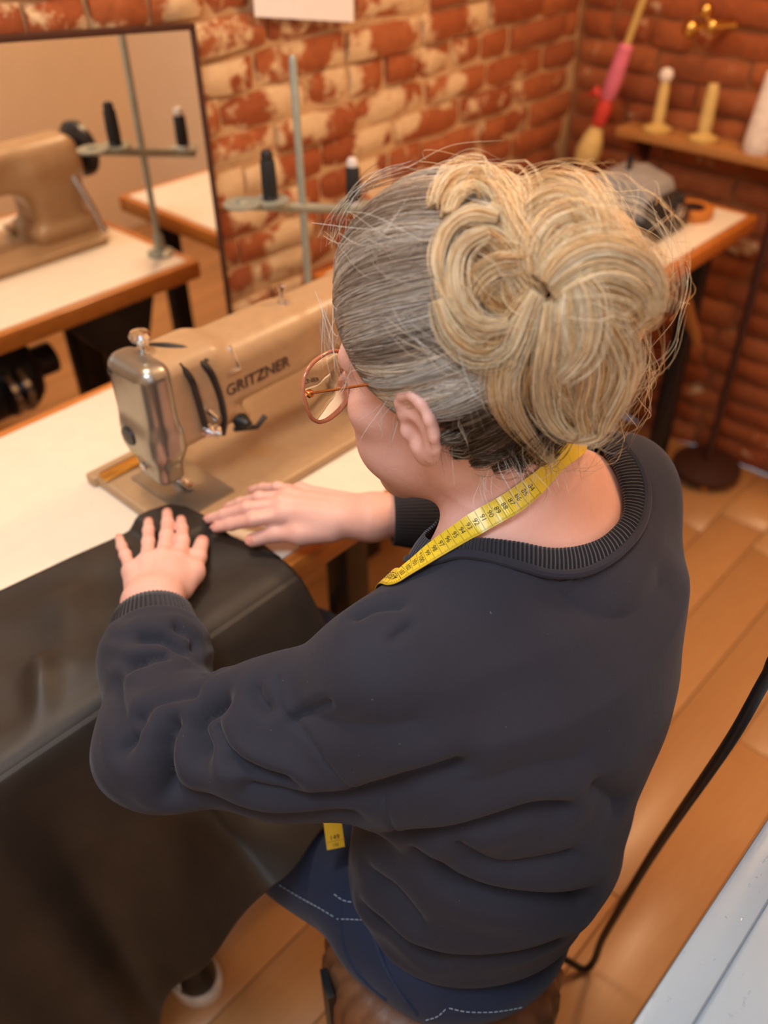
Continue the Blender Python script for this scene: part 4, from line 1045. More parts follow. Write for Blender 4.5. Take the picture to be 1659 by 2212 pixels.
def rib_band(name, A_, B_, nr, parent, out_dir, amp=.0007, th=.0030, rows=7, bulge=.002):
    """ribbed knit band lofted between two closed curves (same length); ribs are real ridges"""
    n = len(A_); V = []; 
    for layer in (0, 1):
        for j in range(rows):
            t = j / (rows - 1); c = A_ * (1 - t) + B_ * t
            o = out_dir(c)
            ph = np.cos(np.arange(n) / n * nr * 2 * math.pi)[:, None]
            c = c + o * (math.sin(math.pi * t) * bulge + (th if layer else 0)) + (o * ph * amp if layer else 0)
            V.append(c)
    V = np.concatenate(V); ii = np.arange(2 * rows * n).reshape(2 * rows, n); F = []
    def strip(r0, r1): return np.stack([ii[r0], np.roll(ii[r0], -1), np.roll(ii[r1], -1), ii[r1]], 1)
    for j in range(rows - 1): F.append(strip(j, j + 1)[:, ::-1]); F.append(strip(rows + j, rows + j + 1))
    F.append(strip(0, rows)); F.append(strip(rows - 1, 2 * rows - 1)[:, ::-1]); F = np.vstack(F)
    o = part(name, V, F, M['rib'], parent); me = o.data
    bm = bmesh.new(); bm.from_mesh(me); bmesh.ops.recalc_face_normals(bm, faces=bm.faces[:]); bm.to_mesh(me); bm.free()
    uv = me.uv_layers.new(name='UVMap'); li = np.empty(len(me.loops), np.int32); me.loops.foreach_get('vertex_index', li)
    uvv = np.stack([(li % n) / n * nr, (li // n) / rows], 1).astype(np.float32); uv.data.foreach_set('uv', uvv.ravel()); return o
rib_band('collar', edge_c, seam_c, 130, sweat, lambda c: (lambda v: v / np.linalg.norm(v, axis=1, keepdims=True))((c - np.array([.55, .35, .88]))), rows=8)
# rolled seam around the collar
oc_ = seam_c + (lambda v: v / np.linalg.norm(v, axis=1, keepdims=True))(seam_c - np.array([.55, .35, .88])) * .0020
sc_ = oc_[::3]; mbs = MB(); mbs.tube(np.vstack([sc_, sc_[:1]]), .0042, 8, cap=False); mbs.build('collar_seam', M['fleece'], sweat)
def cuff(E_, W_, t0, t1, r0, r1, nr, flat=.86):
    ax = (W_ - E_) / np.linalg.norm(W_ - E_); sd = np.cross(ax, [0, 0, 1.0]); sd /= np.linalg.norm(sd); up = np.cross(sd, ax); a = np.linspace(0, 2 * math.pi, nr * 6, endpoint=False)[:, None]
    def rg(t, r): return E_ + (W_ - E_) * t + (sd * np.cos(a) + up * np.sin(a) * flat) * r
    cen = E_ + (W_ - E_) * (t0 + t1) / 2
    def od(c):
        v = c - E_; v = v - (v @ ax)[:, None] * ax; return v / np.linalg.norm(v, axis=1, keepdims=True)
    rib_band('cuff', rg(t1, r1), rg(t0, r0), nr, sweat, od, rows=7, th=.003)
cuff(LE, LWr, .60, .885, .0480, .0400, 62)
cuff(RE, RWr, .62, .915, .0430, .0345, 58)

# ================================================================== jeans
def jeans_fn(P):
    d = ell(P, (.427, .292, .520), (.140, .132, .090))
    for hx, kx, ax_ in ((.372, .335, .235), (.530, .560, .52)):
        d = smin(d, chain(P, [np.array([hx, .30, .530]), np.array([hx * .5 + kx * .5, .50, .520]), np.array([kx, .69, .520]), np.array([ax_, .700, .12])], [.084, .075, .060, .044], .03), .04)
    d = smax(d, P[:, 2] - .595, .01); d = smax(d, .445 - P[:, 2] - 9 * np.clip(P[:, 1] - .42, 0, 1), .012)
    return d - .0025 * np.sin(P[:, 1] * 60 + P[:, 0] * 35) * np.sin(P[:, 2] * 47)
Vj, Fj = nets(jeans_fn, (.16, .10, .10), (.68, .80, .64), .004); Vj = relax(Vj, Fj, 1, .4); jeans = part('jeans', Vj, Fj, M['denim'], person); jeans['label'] = 'dark blue denim jeans'
def stitch(px, off=.0012, dash=.004, gap=.0022):
    pts = [cast(jeans_fn, u, v) for u, v in px]; pts = [p for p in pts if p is not None]
    if len(pts) < 2: return
    c = catmull(pts, 200); s_ = np.concatenate([[0], np.cumsum(np.linalg.norm(np.diff(c, axis=0), axis=1))]); mb = MB(); t = 0
    while t + dash < s_[-1]:
        a_, b_ = (np.array([np.interp(q, s_, c[:, k]) for k in range(3)]) for q in (t, t + dash))
        tow = (CC - a_) / np.linalg.norm(CC - a_) * off; mb.tube([a_ + tow, b_ + tow], .0007, 5); t += dash + gap
    mb.build('stitching', M['stitch'], jeans)
stitch([(603, 1912), (650, 1940), (690, 1962), (728, 1985)]); stitch([(728, 1985), (760, 1986), (800, 1988)]); stitch([(722, 1932), (745, 1946), (790, 1952)])
stitch([(880, 2200), (920, 2204), (945, 2196), (965, 2178)]); stitch([(970, 2178), (1010, 2186), (1070, 2186), (1130, 2176)])
def seam_line(px, r=.0022):
    pts = [cast(jeans_fn, u, v) for u, v in px]; pts = [p for p in pts if p is not None]
    if len(pts) > 2: MB().tube(catmull(pts, 40), r, 6).build('seam', M['denim'], jeans)
seam_line([(742, 1925), (735, 1985), (745, 2050), (780, 2110), (835, 2160)]); seam_line([(790, 1965), (805, 2010), (830, 2080), (870, 2150), (900, 2190)])

# ================================================================== shoes
def shoe(cx, cy, ang):
    ca, sa = math.cos(ang), math.sin(ang); T = lambda P: np.stack([(P[:, 0] - cx) * ca + (P[:, 1] - cy) * sa, -(P[:, 0] - cx) * sa + (P[:, 1] - cy) * ca, P[:, 2]], 1)
    def outline(q):
        wd = np.interp(q[:, 1], [-.01, .0, .03, .10, .18, .23, .26], [.0, .028, .036, .038, .046, .036, .0]); return wd
    def sole_fn(P):
        q = T(P); d = smin(ell(np.column_stack([q[:, 0], q[:, 1]]) * 1.0 if False else np.column_stack([q[:, 0], q[:, 1], q[:, 2] * 0]), (0, .035, 0), (.038, .045, 1)), ell(np.column_stack([q[:, 0], q[:, 1], q[:, 2] * 0]), (0, .165, 0), (.046, .085, 1)), .05)
        return smax(d, np.abs(q[:, 2] - .016) - .015, .006)
    def upper_fn(P):
        q = T(P); d = smin(ell(q, (0, .04, .035), (.034, .042, .060)), ell(q, (0, .15, .028), (.041, .085, .038)), .04); d = smax(d, .026 - q[:, 2], .004); return smax(d, q[:, 2] - .088, .006)
    t = empty('shoe', (cx, cy, 0)); t.parent = person; t.location = np.array([cx, cy, 0]) - np.array([.45, .30, 0]); t['label'] = 'black sneaker with white rubber sole'
    lo_, hi_ = (cx - .28, cy - .28, -.005), (cx + .28, cy + .28, .11)
    sdf_part('sole', sole_fn, lo_, hi_, .0035, M['spool_white'], t); sdf_part('upper', upper_fn, lo_, hi_, .0035, M['plastic_black'], t)
    mb = MB()
    for k in range(3):
        a_ = np.array([(-.036, .030 + .009 * k, .050), (-.030, .036 + .009 * k, .064)]); W = [(cx + q[0] * ca - q[1] * sa, cy + q[0] * sa + q[1] * ca, q[2]) for q in a_]; mb.tube(W, .0024, 6)
    mb.build('stripe', M['spool_white'], t)
shoe(.246, .632, math.radians(8)); shoe(.52, .72, 0)
# ================================================================== hair
CRC = np.array([0, -.010, .048]); CRR = np.array([.0735, .094, .088])
def capfn(P, grow):                                      # hair-bearing part of the skull
    q = HL(P); d = ell(q, CRC, CRR + grow)
    hl = np.interp(q[:, 2], [-.09, -.06, -.02, .0, .02, .045, .07, .09, .14], [-.060, -.052, -.030, .010, .040, .052, .066, .078, .20])   # front limit by height
    mid = np.clip(np.abs(q[:, 0]) / .07, 0, 1); hl = hl + (1 - mid) * np.where(q[:, 2] > .03, .018, 0)
    d = smax(d, (q[:, 1] - hl) * .8, .008)
    q2 = q.copy(); q2[:, 0] = np.abs(q2[:, 0]); d = smax(d, -ell(q2, (.080, -.012, .002), (.024, .024, .035)), .006)
    return smax(d, -.078 - q[:, 2], .01) * HS
BUN1, BUN1R = np.array([.022, -.098, .058]), np.array([.074, .058, .074])
BUN2, BUN2R = np.array([.012, -.092, -.010]), np.array([.055, .042, .055])
def bunfn(P, grow=0.0):
    q = HL(P); return smin(ell(q, BUN1, BUN1R + grow), ell(q, BUN2, BUN2R + grow), .03) * HS
hairvol = lambda P: np.minimum(capfn(P, .012), bunfn(P))
under = sdf_part('hair', lambda P: capfn(P, .0075), HO - .16, HO + .16, .003, M['scalp_hair'], person); under['label'] = 'ash brown and grey hair combed back with blond bun'
sdf_part('bun_core', lambda P: bunfn(P, -.014), HO - np.array([.22, .24, .20]), HO + .18, .003, M['bun_under'], under)

def lift_pt(u, v, up, hairvol=hairvol):
    """point on the hair volume under a sight line (closest approach when it passes by), raised by up metres towards the outside"""
    r = ray(u, v); r = r / np.linalg.norm(r); t = np.linspace(.42, .95, 260); P = CC + r * t[:, None]; e = hairvol(P)
    h = np.argmax(e < 0) if (e < 0).any() else int(np.argmin(e)); return P[h] - r * up
SEG = 15
def strands_mesh(name, paths, cols, rad, parent):
    """paths (n, SEG, 3): three-sided tubes tapering to the tip, per-strand colour"""
    P = np.asarray(paths); n, s, _ = P.shape; T = np.gradient(P, axis=1); T /= np.linalg.norm(T, axis=2, keepdims=True) + 1e-9
    up = np.zeros_like(T); up[..., 2] = 1; up[..., 0] = .3; A = np.cross(T, up); A /= np.linalg.norm(A, axis=2, keepdims=True) + 1e-9; Bn = np.cross(T, A)
    tp = np.interp(np.linspace(0, 1, s), [0, .08, .75, 1], [.7, 1, .9, .25])[None, :, None] * np.asarray(rad)[:, None, None]
    V = np.stack([P + (A * math.cos(a) + Bn * math.sin(a)) * tp for a in (0, 2.0944, 4.18879)], 2)      # n,s,3,3
    ii = np.arange(n * s * 3).reshape(n, s, 3); F = []
    for k in range(3):
        k2 = (k + 1) % 3; F.append(np.stack([ii[:, :-1, k], ii[:, :-1, k2], ii[:, 1:, k2], ii[:, 1:, k]], -1).reshape(-1, 4))
    o = part(name, V.reshape(-1, 3), np.concatenate(F), M['hair'], parent)
    c = np.repeat(np.asarray(cols, np.float32), s * 3, 0); c = np.concatenate([c, np.ones((len(c), 1), np.float32)], 1)
    ca = o.data.color_attributes.new('col', 'FLOAT_COLOR', 'POINT'); ca.data.foreach_set('color', c.ravel()); o['kind'] = 'stuff'
    return o
def lin(*c): return np.array(srgb(*c)[:3])
PAL_A = [lin(86, 76, 68), lin(172, 160, 148), lin(220, 214, 204), lin(255, 254, 250), lin(252, 236, 208)]
PAL_B = [lin(206, 150, 92), lin(242, 198, 138), lin(254, 224, 172), lin(255, 242, 214), lin(250, 230, 196)]

# ---- combed-back hair: from the hairline over the skull to the bun
PAL_N = [lin(74, 58, 46), lin(112, 92, 76), lin(190, 172, 150)]
HLN = np.array([(.0, .084, .086), (-.030, .079, .081), (-.050, .066, .068), (-.062, .052, .045), (-.067, .044, .022), (-.070, .030, .004), (-.074, .016, .024), (-.077, -.004, .044), (-.077, -.027, .030), (-.073, -.036, -.008), (-.062, -.055, -.042), (-.036, -.076, -.066), (0, -.085, -.074)])
HLF = np.vstack([HLN, (HLN * np.array([-1, 1, 1]))[::-1][1:-1]])
NCH = 8200; ang = RNG.uniform(0, len(HLF), NCH); vis = RNG.random(NCH) < .80; ang = np.where(vis, RNG.uniform(0, 12.2, NCH), ang)
i0 = ang.astype(int) % len(HLF); fr = (ang % 1)[:, None]; root = HLF[i0] * (1 - fr) + HLF[(i0 + 1) % len(HLF)] * fr
def nrm_(v): return v / (np.linalg.norm(v, axis=-1, keepdims=True) + 1e-9)
sd_ = nrm_((root - CRC) / CRR + RNG.normal(0, .02, (NCH, 3)))
th_ = ang / 24 * 2 * math.pi; endp = np.array([.004, -.098, .058]) + np.stack([-np.sin(th_) * .030, np.zeros(NCH), np.cos(th_) * .030], 1) + RNG.normal(0, 1, (NCH, 3)) * np.array([.005, .003, .005]); ed_ = nrm_((endp - CRC) / CRR)
t0 = np.where(RNG.random(NCH) < .45, 0, RNG.random(NCH) ** 1.3 * .55); t0 = np.where((ang > 4.2) & (ang < 8.5), t0 * .5, t0)
tt = t0[:, None] + (1 - t0)[:, None] * np.linspace(0, 1, SEG)[None]; om = np.arccos(np.clip((sd_ * ed_).sum(1), -1, 1))[:, None]
dirs = (np.sin((1 - tt) * om)[..., None] * sd_[:, None] + np.sin(tt * om)[..., None] * ed_[:, None]) / np.sin(om)[..., None]
lay = RNG.random(NCH) ** .6; clump = .5 + .5 * np.sin(ang * 9.0 + 2 * np.sin(ang * 3.1)); clump2 = .5 + .5 * np.sin(ang * 23.0 + 1.7)
lift = 1.035 + (.095 + .055 * clump[:, None] + .03 * clump2[:, None]) * np.sin(np.clip(tt, 0, 1) * math.pi * .80) ** .55 * (.72 + .28 * lay[:, None])
wob = .008 * np.sin(tt * (5 + 4 * RNG.random((NCH, 1))) + RNG.random((NCH, 1)) * 6.3) * (tt - t0[:, None])
sag = np.cross(sd_, ed_); sag /= np.linalg.norm(sag, axis=1, keepdims=True) + 1e-9; flip = np.sign(sag[:, 2:3]); sag = -sag * flip
q = nrm_(dirs + sag[:, None] * (wob + .10 * np.sin(tt * math.pi) * (.40 + .22 * np.sin(ang * 6.1 + 1.0) + .12 * np.sin(ang * 15.7) + RNG.normal(0, .10, NCH))[:, None])[..., None]) * lift[..., None]
pth = HO + ((q * CRR + CRC) @ HB) * HS
sk = np.clip(np.sin(ang * 5.7 + .8) * .60 + np.sin(ang * 13.1 + 2.1) * .55 + np.sin(ang * 31) * .45 + RNG.normal(0, .30, NCH) + .42, -1, 1.4)
lowd = (ang > 8.6) & (ang < 15)
cA = np.array([np.stack([np.interp(s_, [-1, -.3, .3, .9, 1.4], [PAL_A[j][c] for j in range(5)]) for c in range(3)]) for s_ in sk])
cA[lowd] *= .55
topw = np.clip(1 - np.abs(((ang + 12) % 24) - 12) / 4.0, 0, 1)[:, None] * .75; cA = cA * (1 - topw * .55) + (lin(186, 142, 100) * topw * .55)
cA *= RNG.uniform(.85, 1.15, (NCH, 1))
strands_mesh('combed_hair', pth, cA, RNG.uniform(.00020, .00031, NCH), under)

# ---- bun: locks following guide lines
LOCKS = [  # guide (u, v), half width, lift, strands, tone shift
    ([(940, 452), (955, 415), (985, 388), (1040, 378), (1090, 395), (1125, 440), (1140, 500)], .0100, .010, 190, .1),
    ([(965, 470), (985, 425), (1030, 405), (1080, 425), (1105, 480), (1110, 540)], .0090, .012, 170, 0),
    ([(1080, 470), (1030, 460), (985, 480), (955, 520), (945, 575), (960, 620)], .0060, .014, 130, .3),
    ([(1060, 500), (1010, 520), (985, 560), (982, 615), (998, 668), (1045, 705), (1105, 695)], .0070, .016, 150, .5),
    ([(1150, 560), (1090, 560), (1040, 590), (1010, 640), (1020, 690), (1060, 720)], .0085, .008, 160, -.2),
    ([(945, 640), (965, 700), (1000, 745), (1050, 765), (1098, 748), (1130, 700), (1150, 650)], .0085, .012, 180, .5),
    ([(950, 600), (985, 660), (1030, 720), (1080, 740), (1120, 720)], .0080, .010, 150, .2),
    ([(1000, 500), (1060, 520), (1110, 560), (1140, 610), (1170, 650)], .0110, .006, 180, -.3),
    ([(1060, 440), (1110, 480), (1150, 540), (1190, 590)], .0110, .008, 180, -.1),
    ([(1110, 430), (1150, 410), (1205, 392), (1260, 405), (1295, 450), (1315, 505)], .0110, .010, 200, 0),
    ([(1130, 470), (1170, 440), (1225, 425), (1270, 450), (1290, 500), (1290, 550)], .0110, .010, 190, .1),
    ([(1160, 600), (1160, 540), (1190, 490), (1240, 470), (1290, 490), (1330, 530)], .0120, .008, 210, .2),
    ([(1180, 620), (1215, 575), (1270, 545), (1330, 545), (1390, 575), (1418, 625), (1412, 678)], .0120, .014, 230, .5),
    ([(1190, 640), (1240, 605), (1300, 585), (1360, 600), (1400, 640), (1400, 690)], .0115, .014, 220, .4),
    ([(1200, 650), (1260, 640), (1320, 640), (1370, 665), (1385, 700)], .0100, .010, 180, 0),
    ([(1340, 690), (1365, 655), (1405, 630), (1427, 655), (1412, 692), (1370, 712)], .0050, .012, 110, -.3),
    ([(1150, 520), (1200, 510), (1250, 530), (1300, 560)], .0100, .004, 150, -.5),
    ([(1165, 625), (1130, 700), (1105, 770), (1092, 825), (1105, 885), (1150, 950), (1195, 1000)], .0080, .014, 190, .6),
    ([(1150, 640), (1110, 710), (1080, 780), (1070, 840), (1085, 900), (1130, 955)], .0070, .010, 160, .2),
    ([(1190, 645), (1180, 730), (1168, 800), (1172, 870), (1205, 925), (1240, 945)], .0090, .014, 190, .7),
    ([(1215, 640), (1205, 720), (1200, 790), (1215, 850), (1245, 900)], .0090, .010, 180, .3),
    ([(1240, 600), (1262, 640), (1272, 700), (1258, 760), (1225, 800), (1205, 820)], .0070, .020, 170, .8),
    ([(1228, 615), (1222, 690), (1232, 750), (1220, 800)], .0060, .018, 130, .7),
    ([(1260, 660), (1290, 720), (1300, 790), (1285, 860), (1292, 915)], .0090, .010, 180, .1),
    ([(1290, 665), (1328, 725), (1352, 785), (1342, 835), (1312, 890), (1295, 938), (1240, 950)], .0095, .012, 200, .2),
    ([(1310, 680), (1345, 740), (1362, 800), (1340, 860), (1310, 920)], .0070, .006, 150, -.2),
    ([(1250, 720), (1265, 800), (1250, 870), (1262, 925), (1230, 950)], .0090, .008, 170, .0),
    ([(1110, 700), (1140, 760), (1135, 830), (1150, 900)], .0090, .005, 150, -.2),
    ([(1330, 520), (1370, 545), (1400, 590), (1410, 650)], .0060, .012, 120, .0),
    ([(1180, 700), (1230, 760), (1290, 800), (1330, 800)], .0120, .003, 170, -.4),
    ([(1090, 600), (1110, 660), (1160, 690), (1220, 690)], .0100, .006, 150, -.3),
    ([(1270, 560), (1300, 610), (1330, 650), (1340, 720)], .0110, .006, 170, -.1),
    ([(1000, 560), (1040, 630), (1080, 670), (1130, 680)], .0090, .005, 150, -.4),
    ([(1160, 850), (1140, 920), (1150, 970), (1175, 985)], .0050, .006, 80, .3),
    ([(1130, 400), (1090, 384), (1040, 382)], .0060, .010, 90, -.1),
]
skinvol = lambda P: np.minimum(hairvol(P), smin(neck_fn(P), head_fn(P), .022))
NAPE = [  # dark short hair swept up from the nape
    ([(955, 915), (1010, 900), (1070, 870), (1130, 830)], .0085, .0015, 150, -9), ([(950, 950), (1010, 935), (1080, 905), (1150, 860)], .0085, .0015, 150, -9),
    ([(975, 980), (1030, 965), (1090, 935), (1160, 890)], .0085, .0015, 150, -9), ([(1015, 1000), (1060, 985), (1110, 955), (1170, 905)], .0080, .0015, 140, -9),
    ([(1060, 1012), (1095, 995), (1135, 965), (1185, 915)], .0080, .0015, 140, -9), ([(1110, 1012), (1135, 990), (1165, 960), (1205, 915)], .0080, .0015, 130, -9),
    ([(1160, 1000), (1180, 975), (1205, 945), (1230, 910)], .0080, .0015, 130, -9)]
bp = []; bc = []; br = []
for px, wd, up, ns, tone in LOCKS + NAPE:
    ns = int(ns * 1.55); dark = tone < -5; tone = max(tone, -1)
    g = catmull([lift_pt(u, v, up, skinvol if dark else hairvol) for u, v in px], SEG)
    g = np.stack([np.convolve(np.pad(g[:, c], 1, 'edge'), [.25, .5, .25], 'valid') for c in range(3)], 1)
    T = np.gradient(g, axis=0); T /= np.linalg.norm(T, axis=1, keepdims=True); cen = HW(*(BUN1 * .7 + BUN2 * .3)); N = g - cen; N = N - (N * T).sum(1, keepdims=True) * T; N /= np.linalg.norm(N, axis=1, keepdims=True) + 1e-9; S = np.cross(T, N)
    t = np.linspace(0, 1, SEG); prof = np.interp(t, [0, .2, .6, 1], [.55, 1, .95, .40])
    a = RNG.normal(0, .48, ns); b = RNG.normal(0, .5, ns) * np.sqrt(np.clip(1.1 - (a * .7) ** 2, .1, 1)); ph = RNG.random(ns) * 6.3
    stray = np.where(RNG.random(ns) < .20, RNG.uniform(1.3, 2.8, ns), 1.0)
    sw = (a[:, None] * stray[:, None] * prof + .10 * np.sin(t * 4 + ph[:, None]) + .26 * (t ** 2) * RNG.normal(0, 1, (ns, 1))) * wd
    nw = (b[:, None] * .55 * stray[:, None] * prof + .08 * np.sin(t * 5 + ph[:, None] * 2)) * wd + .15 * wd * (1 - np.abs(a[:, None]))
    s0 = np.clip(RNG.random(ns) * .12, 0, 1); path = g[None] + S[None] * sw[..., None] + N[None] * nw[..., None]
    bp.append(path); br.append(RNG.uniform(.00017, .00030, ns)); s_ = np.clip(RNG.normal(.1, .55, ns) + tone * .9 + .5 * np.sin(a * 5), -1, 1.3)
    cc_ = np.stack([np.interp(s_, [-1, -.3, .35, .9, 1.3], [PAL_B[j][c] for j in range(5)]) for c in range(3)], 1) * RNG.uniform(.85, 1.08, (ns, 1))
    if dark:
        rn_ = RNG.random(ns) ** 1.8; cc_ = np.stack([np.interp(rn_, [0, .6, 1], [PAL_N[j][c] for j in range(3)]) for c in range(3)], 1)
    bc.append(cc_)
strands_mesh('bun_locks', np.concatenate(bp), np.concatenate(bc), np.concatenate(br), under)

# ---- wisps around nape, temple and outline
wp = []; wcol = []
def wisp(px, up, n, spread, pal):
    g = np.array([lift_pt(u, v, up) for u, v in px]); g = catmull(g, SEG)
    for _ in range(n):
        o = RNG.normal(0, spread, 3); o2 = RNG.normal(0, spread * 1.6, 3); t = np.linspace(0, 1, SEG)[:, None]
        wp.append(g + o * (1 - t) + o2 * t ** 1.5 + RNG.normal(0, spread * .5, 3) * np.sin(t * math.pi * RNG.uniform(.8, 2.2))); wcol.append(pal[RNG.integers(0, len(pal))] * RNG.uniform(.7, 1.1))
wisp([(1010, 960), (1040, 1010), (1045, 1060), (1060, 1090)], .003, 14, .006, PAL_A[2:]); wisp([(1100, 960), (1130, 1030), (1120, 1080)], .005, 16, .007, PAL_A[2:]); wisp([(1170, 950), (1185, 1010), (1180, 1050)], .008, 24, .007, PAL_B)
wisp([(860, 850), (840, 890), (830, 930)], .004, 14, .006, PAL_A[1:]); wisp([(760, 780), (745, 810), (740, 850)], .004, 10, .006, PAL_A[1:]); wisp([(700, 660), (712, 730), (730, 790)], .006, 14, .005, PAL_A[1:4])
wisp([(720, 520), (740, 460), (800, 400), (900, 372)], .006, 22, .005, PAL_A); wisp([(900, 385), (1000, 366), (1100, 385)], .008, 20, .006, PAL_B); wisp([(1250, 395), (1330, 450), (1400, 540), (1425, 620)], .006, 14, .005, PAL_B)
wisp([(1370, 720), (1365, 800), (1330, 900), (1280, 960)], .006, 16, .006, PAL_B); wisp([(960, 860), (950, 920), (945, 990)], .004, 12, .006, PAL_A); wisp([(1230, 930), (1270, 950), (1310, 930)], .006, 16, .006, PAL_B)
wisp([(900, 700), (1000, 780), (1100, 860)], .008, 24, .010, PAL_A[1:]); wisp([(760, 480), (830, 520), (900, 500)], .008, 26, .010, PAL_A[1:])
for _ in range(300):                                     # fuzz standing off the bun
    g0 = nrm_(RNG.normal(0, 1, 3)); c0 = (BUN1 if RNG.random() < .65 else BUN2); rr = (BUN1R if c0 is BUN1 else BUN2R) * 1.12; tg = nrm_(np.cross(g0, RNG.normal(0, 1, 3))); t = np.linspace(0, 1, SEG)[:, None] * RNG.uniform(.4, 1.2)
    qq = nrm_(g0 * np.cos(t) + tg * np.sin(t)) * (1 + .10 * t * RNG.random() + .03 * np.sin(t * 9 + RNG.random() * 6)); wp.append(HO + ((qq * rr + c0) @ HB) * HS); wcol.append(PAL_B[RNG.integers(0, 5)] * RNG.uniform(.75, 1.05))
strands_mesh('wisps', np.array(wp), np.array(wcol), RNG.uniform(.00013, .00022, len(wp)), under)

# hair clip at the parting
hcl = lift_pt(716, 468, .004)

# ================================================================== spectacles
gl = empty('eyeglasses', HW(0, .108, 0)); tag(gl, 'peach rimmed eyeglasses with thin gold temples on the woman', 'glasses')
def rimcurve(sx, k=1.0, n=48):
    pts = []
    for i in range(n):
        a = 2 * math.pi * i / n; c, s_ = math.cos(a), math.sin(a); e = 2 / 2.5
        x = .0310 * k * math.copysign(abs(c) ** e, c); z = .0275 * k * math.copysign(abs(s_) ** e, s_) + .003 * (x / .0285) * (1 if s_ > 0 else .3)
        r_ = sx * (.0375 + x); pts.append(HW(r_, .1085 - .10 * (abs(r_) - .01) ** 1.0 * .35 - .18 * (z + .0) * .5, z - .002))
    return np.array(pts)
for sx in (-1, 1):
    c = rimcurve(sx); MB().tube(np.vstack([c, c[:1]]), .0019, 10, cap=False).build('rim', M['acetate'], gl)
    ci = rimcurve(sx, .975); cm = ci.mean(0); nF = len(ci); V = np.vstack([ci - Hf * .0006, ci + Hf * .0006, [cm - Hf * .0006 + Hf * .0012], [cm + Hf * .0018]])
    Fc = [(i, (i + 1) % nF, 2 * nF) for i in range(nF)] + [((i + 1) % nF + nF, i + nF, 2 * nF + 1) for i in range(nF)] + [(i, i + nF, (i + 1) % nF + nF, (i + 1) % nF) for i in range(nF)]
    part('lens', V, Fc, M['lens'], gl)
    h0 = HW(sx * .0685, .098, .010); MB().box(h0 - .003, h0 + .003, .0012).build('hinge', M['gold'], gl)
    MB().tube(catmull([HW(sx * .0685, .098, .010), HW(sx * .0715, .06, .020), HW(sx * .0760, .02, .031), HW(sx * .0790, -.006, .034), HW(sx * .0800, -.022, .022), HW(sx * .079, -.030, .004)], 30), .0012, 8).build('temple', M['gold'], gl)
    MB().tube([HW(sx * .010, .105, -.004), HW(sx * .011, .101, -.010)], .0022, 8).build('nose_pad', M['lens'], gl)
MB().tube(catmull([HW(-.010, .1085, .010), HW(-.004, .112, .014), HW(.004, .112, .014), HW(.010, .1085, .010)], 12), .0016, 8).build('bridge', M['gold'], gl)

# ================================================================== tape measure round the neck
onfn = lambda P: np.minimum(sweat_fn(P), smin(trunk_fn(P, .016), neck_fn(P), .035)) - .0035 - .009 * np.exp(-(np.abs(polydist(P, (seam_c * .5 + edge_c * .5)[::30])) / .020) ** 2)
tpx = [(1250, 958), (1217, 987), (1165, 1040), (1109, 1084), (1066, 1109), (1027, 1131), (988, 1155), (949, 1180), (912, 1206), (880, 1229), (856, 1247)]
tp = [cast(onfn, u, v) for u, v in tpx]
endt = atd(727, 1843, .950)
tail = []; p_ = tp[-1].copy()
for _ in range(9):                                       # runs down the front of the shoulder and chest
    def _g(p): return np.array([float(onfn((p + np.eye(3)[i] * .002)[None])[0] - onfn((p - np.eye(3)[i] * .002)[None])[0]) for i in range(3)])
    n_ = _g(p_); n_ /= np.linalg.norm(n_); d_ = np.array([.30, .60, -.75]); d_ = d_ - n_ * (d_ @ n_); d_ /= np.linalg.norm(d_); p_ = p_ + d_ * .016
    for _k in range(3):
        n_ = _g(p_); n_ /= np.linalg.norm(n_); p_ = p_ - n_ * float(onfn(p_[None])[0])
    tail.append(p_.copy())
tail = tail + [np.array([.392, .458, .83]), np.array([.375, .455, .76]), endt * .65 + np.array([.372, .452, .73]) * .35, endt]
head_ = [np.array([.628, .395, .99]), np.array([.640, .372, 1.018]), np.array([.618, .345, 1.030])]
tc = catmull(head_ + tp + tail, 260)
for _ in range(3):
    e_ = onfn(tc); g_ = np.stack([onfn(tc + np.eye(3)[i] * .002) - onfn(tc - np.eye(3)[i] * .002) for i in range(3)], 1); g_ /= np.linalg.norm(g_, axis=1, keepdims=True) + 1e-9
    m_ = (e_ < 0) & (np.arange(260) < 205); tc[m_] -= g_[m_] * e_[m_][:, None]
def grad(fn, P, e=.0015):
    g = np.stack([fn(P + np.eye(3)[i] * e) - fn(P - np.eye(3)[i] * e) for i in range(3)], 1); return g / (np.linalg.norm(g, axis=1, keepdims=True) + 1e-9)
smooth_on = lambda P: smin(fleece_fn(P), smin(trunk_fn(P, .016), neck_fn(P), .035), .03)
tn = grad(smooth_on, tc); hang_w = np.clip((np.arange(260) - 228) / 16, 0, 1)[:, None]; tn = nrm_(tn * (1 - hang_w) + np.array([-.35, -.55, .55]) * hang_w)
ker = np.ones(15) / 15; tn = nrm_(np.stack([np.convolve(np.pad(tn[:, c], 7, 'edge'), ker, 'valid') for c in range(3)], 1))
for _ in range(3): tc = np.stack([np.convolve(np.pad(tc[:, c], 2, 'edge'), np.ones(5) / 5, 'valid') for c in range(3)], 1)
tl = np.concatenate([[0], np.cumsum(np.linalg.norm(np.diff(tc, axis=0), axis=1))])
tT = nrm_(np.gradient(tc, axis=0)); tn = nrm_(tn - (tn * tT).sum(1, keepdims=True) * tT); tS = np.cross(tT, tn)
def tape_pt(s, w_, h_):
    c = np.array([np.interp(s, tl, tc[:, k]) for k in range(3)]); S_ = np.array([np.interp(s, tl, tS[:, k]) for k in range(3)]); N_ = np.array([np.interp(s, tl, tn[:, k]) for k in range(3)]); return c + S_ * w_ + N_ * h_
TW = .0098
tm = empty('tape_measure', tc[90]); tag(tm, 'yellow tape measure with black numbers hanging round the neck', 'tape measure')
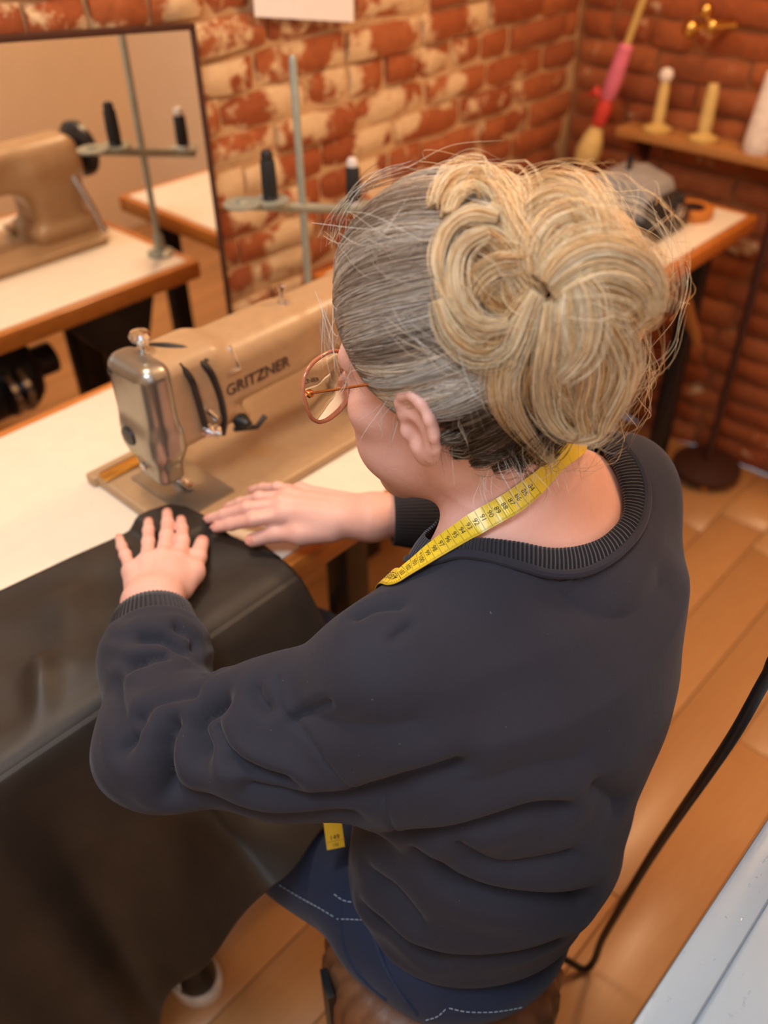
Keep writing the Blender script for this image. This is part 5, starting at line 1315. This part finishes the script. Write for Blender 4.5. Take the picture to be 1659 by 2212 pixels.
V = np.concatenate([tc + tS * a_ * TW + tn * b_ * .0004 for a_, b_ in ((-1, -1), (1, -1), (1, 1), (-1, 1))]); nT = len(tc); F = []
for j in range(4):
    j2 = (j + 1) % 4
    F.append(np.stack([j * nT + np.arange(nT - 1), j2 * nT + np.arange(nT - 1), j2 * nT + np.arange(1, nT), j * nT + np.arange(1, nT)], 1))
F = [tuple(f) for f in np.vstack(F)] + [(0, nT, 2 * nT, 3 * nT), (nT - 1, 2 * nT - 1, 3 * nT - 1, 4 * nT - 1)]
tb = part('band', V, F, M['tape'], tm, smooth=False)
bm = bmesh.new(); bm.from_mesh(tb.data); bmesh.ops.recalc_face_normals(bm, faces=bm.faces[:]); bm.to_mesh(tb.data); bm.free()
# print: position of mark 93 and 103 on the band fixes the scale; lower edge = outer side
def s_of(u, v):
    d = [np.linalg.norm(np.cross(c - CC, ray(u, v))) for c in tc]; return tl[int(np.argmin(d))]
s93, s103 = s_of(1022, 1134), s_of(876, 1233); per = (s103 - s93) / 10
side = np.sign(((tape_pt(s93, .01, 0) - tape_pt(s93, 0, 0)) @ -CU)) or 1.0       # +: towards lower edge
marks = MB(); nums = {}
def flat(V2, F2, s, w0):       # text x runs across the band, text y against its running direction
    P = [tape_pt(s - p[1], side * (w0 + p[0]), .0007) for p in V2]; marks.add(P, F2)
for k in range(84, 124):
    s = s93 + (k - 93) * per
    if s < 0.01 or s > tl[-1] - .012: continue
    marks.add([tape_pt(s + a_, w_, .0007) for a_, w_ in ((-.00014, -TW * .96), (.00014, -TW * .96), (.00014, TW * .96), (-.00014, TW * .96))], [(0, 1, 2, 3)])
    for mm in range(1, 10):
        ln = .0016 if mm != 5 else .0026
        marks.add([tape_pt(s + per * mm / 10 + a_, side * w_, .0007) for a_, w_ in ((-.00009, TW * .96), (.00009, TW * .96), (.00009, TW * .96 - ln), (-.00009, TW * .96 - ln))], [(0, 1, 2, 3)])
    V2, F2 = text_mesh(('*' if k == 100 else '') + str(k), .0062); flat(V2, F2, s + per * .52, -.0008)
sE = tl[-1]; V2, F2 = text_mesh('149', .0075); flat(V2, F2, sE - .0125, 0); V2, F2 = text_mesh('150', .0050); flat(V2, F2, sE - .0040, 0)
marks.add([tape_pt(sE - .0085 + a_, w_, .0007) for a_, w_ in ((-.00014, -TW * .9), (.00014, -TW * .9), (.00014, TW * .9), (-.00014, TW * .9))], [(0, 1, 2, 3)])
part('printed_scale', marks.V, marks.F, M['print'], tm, smooth=False)['kind'] = 'stuff'
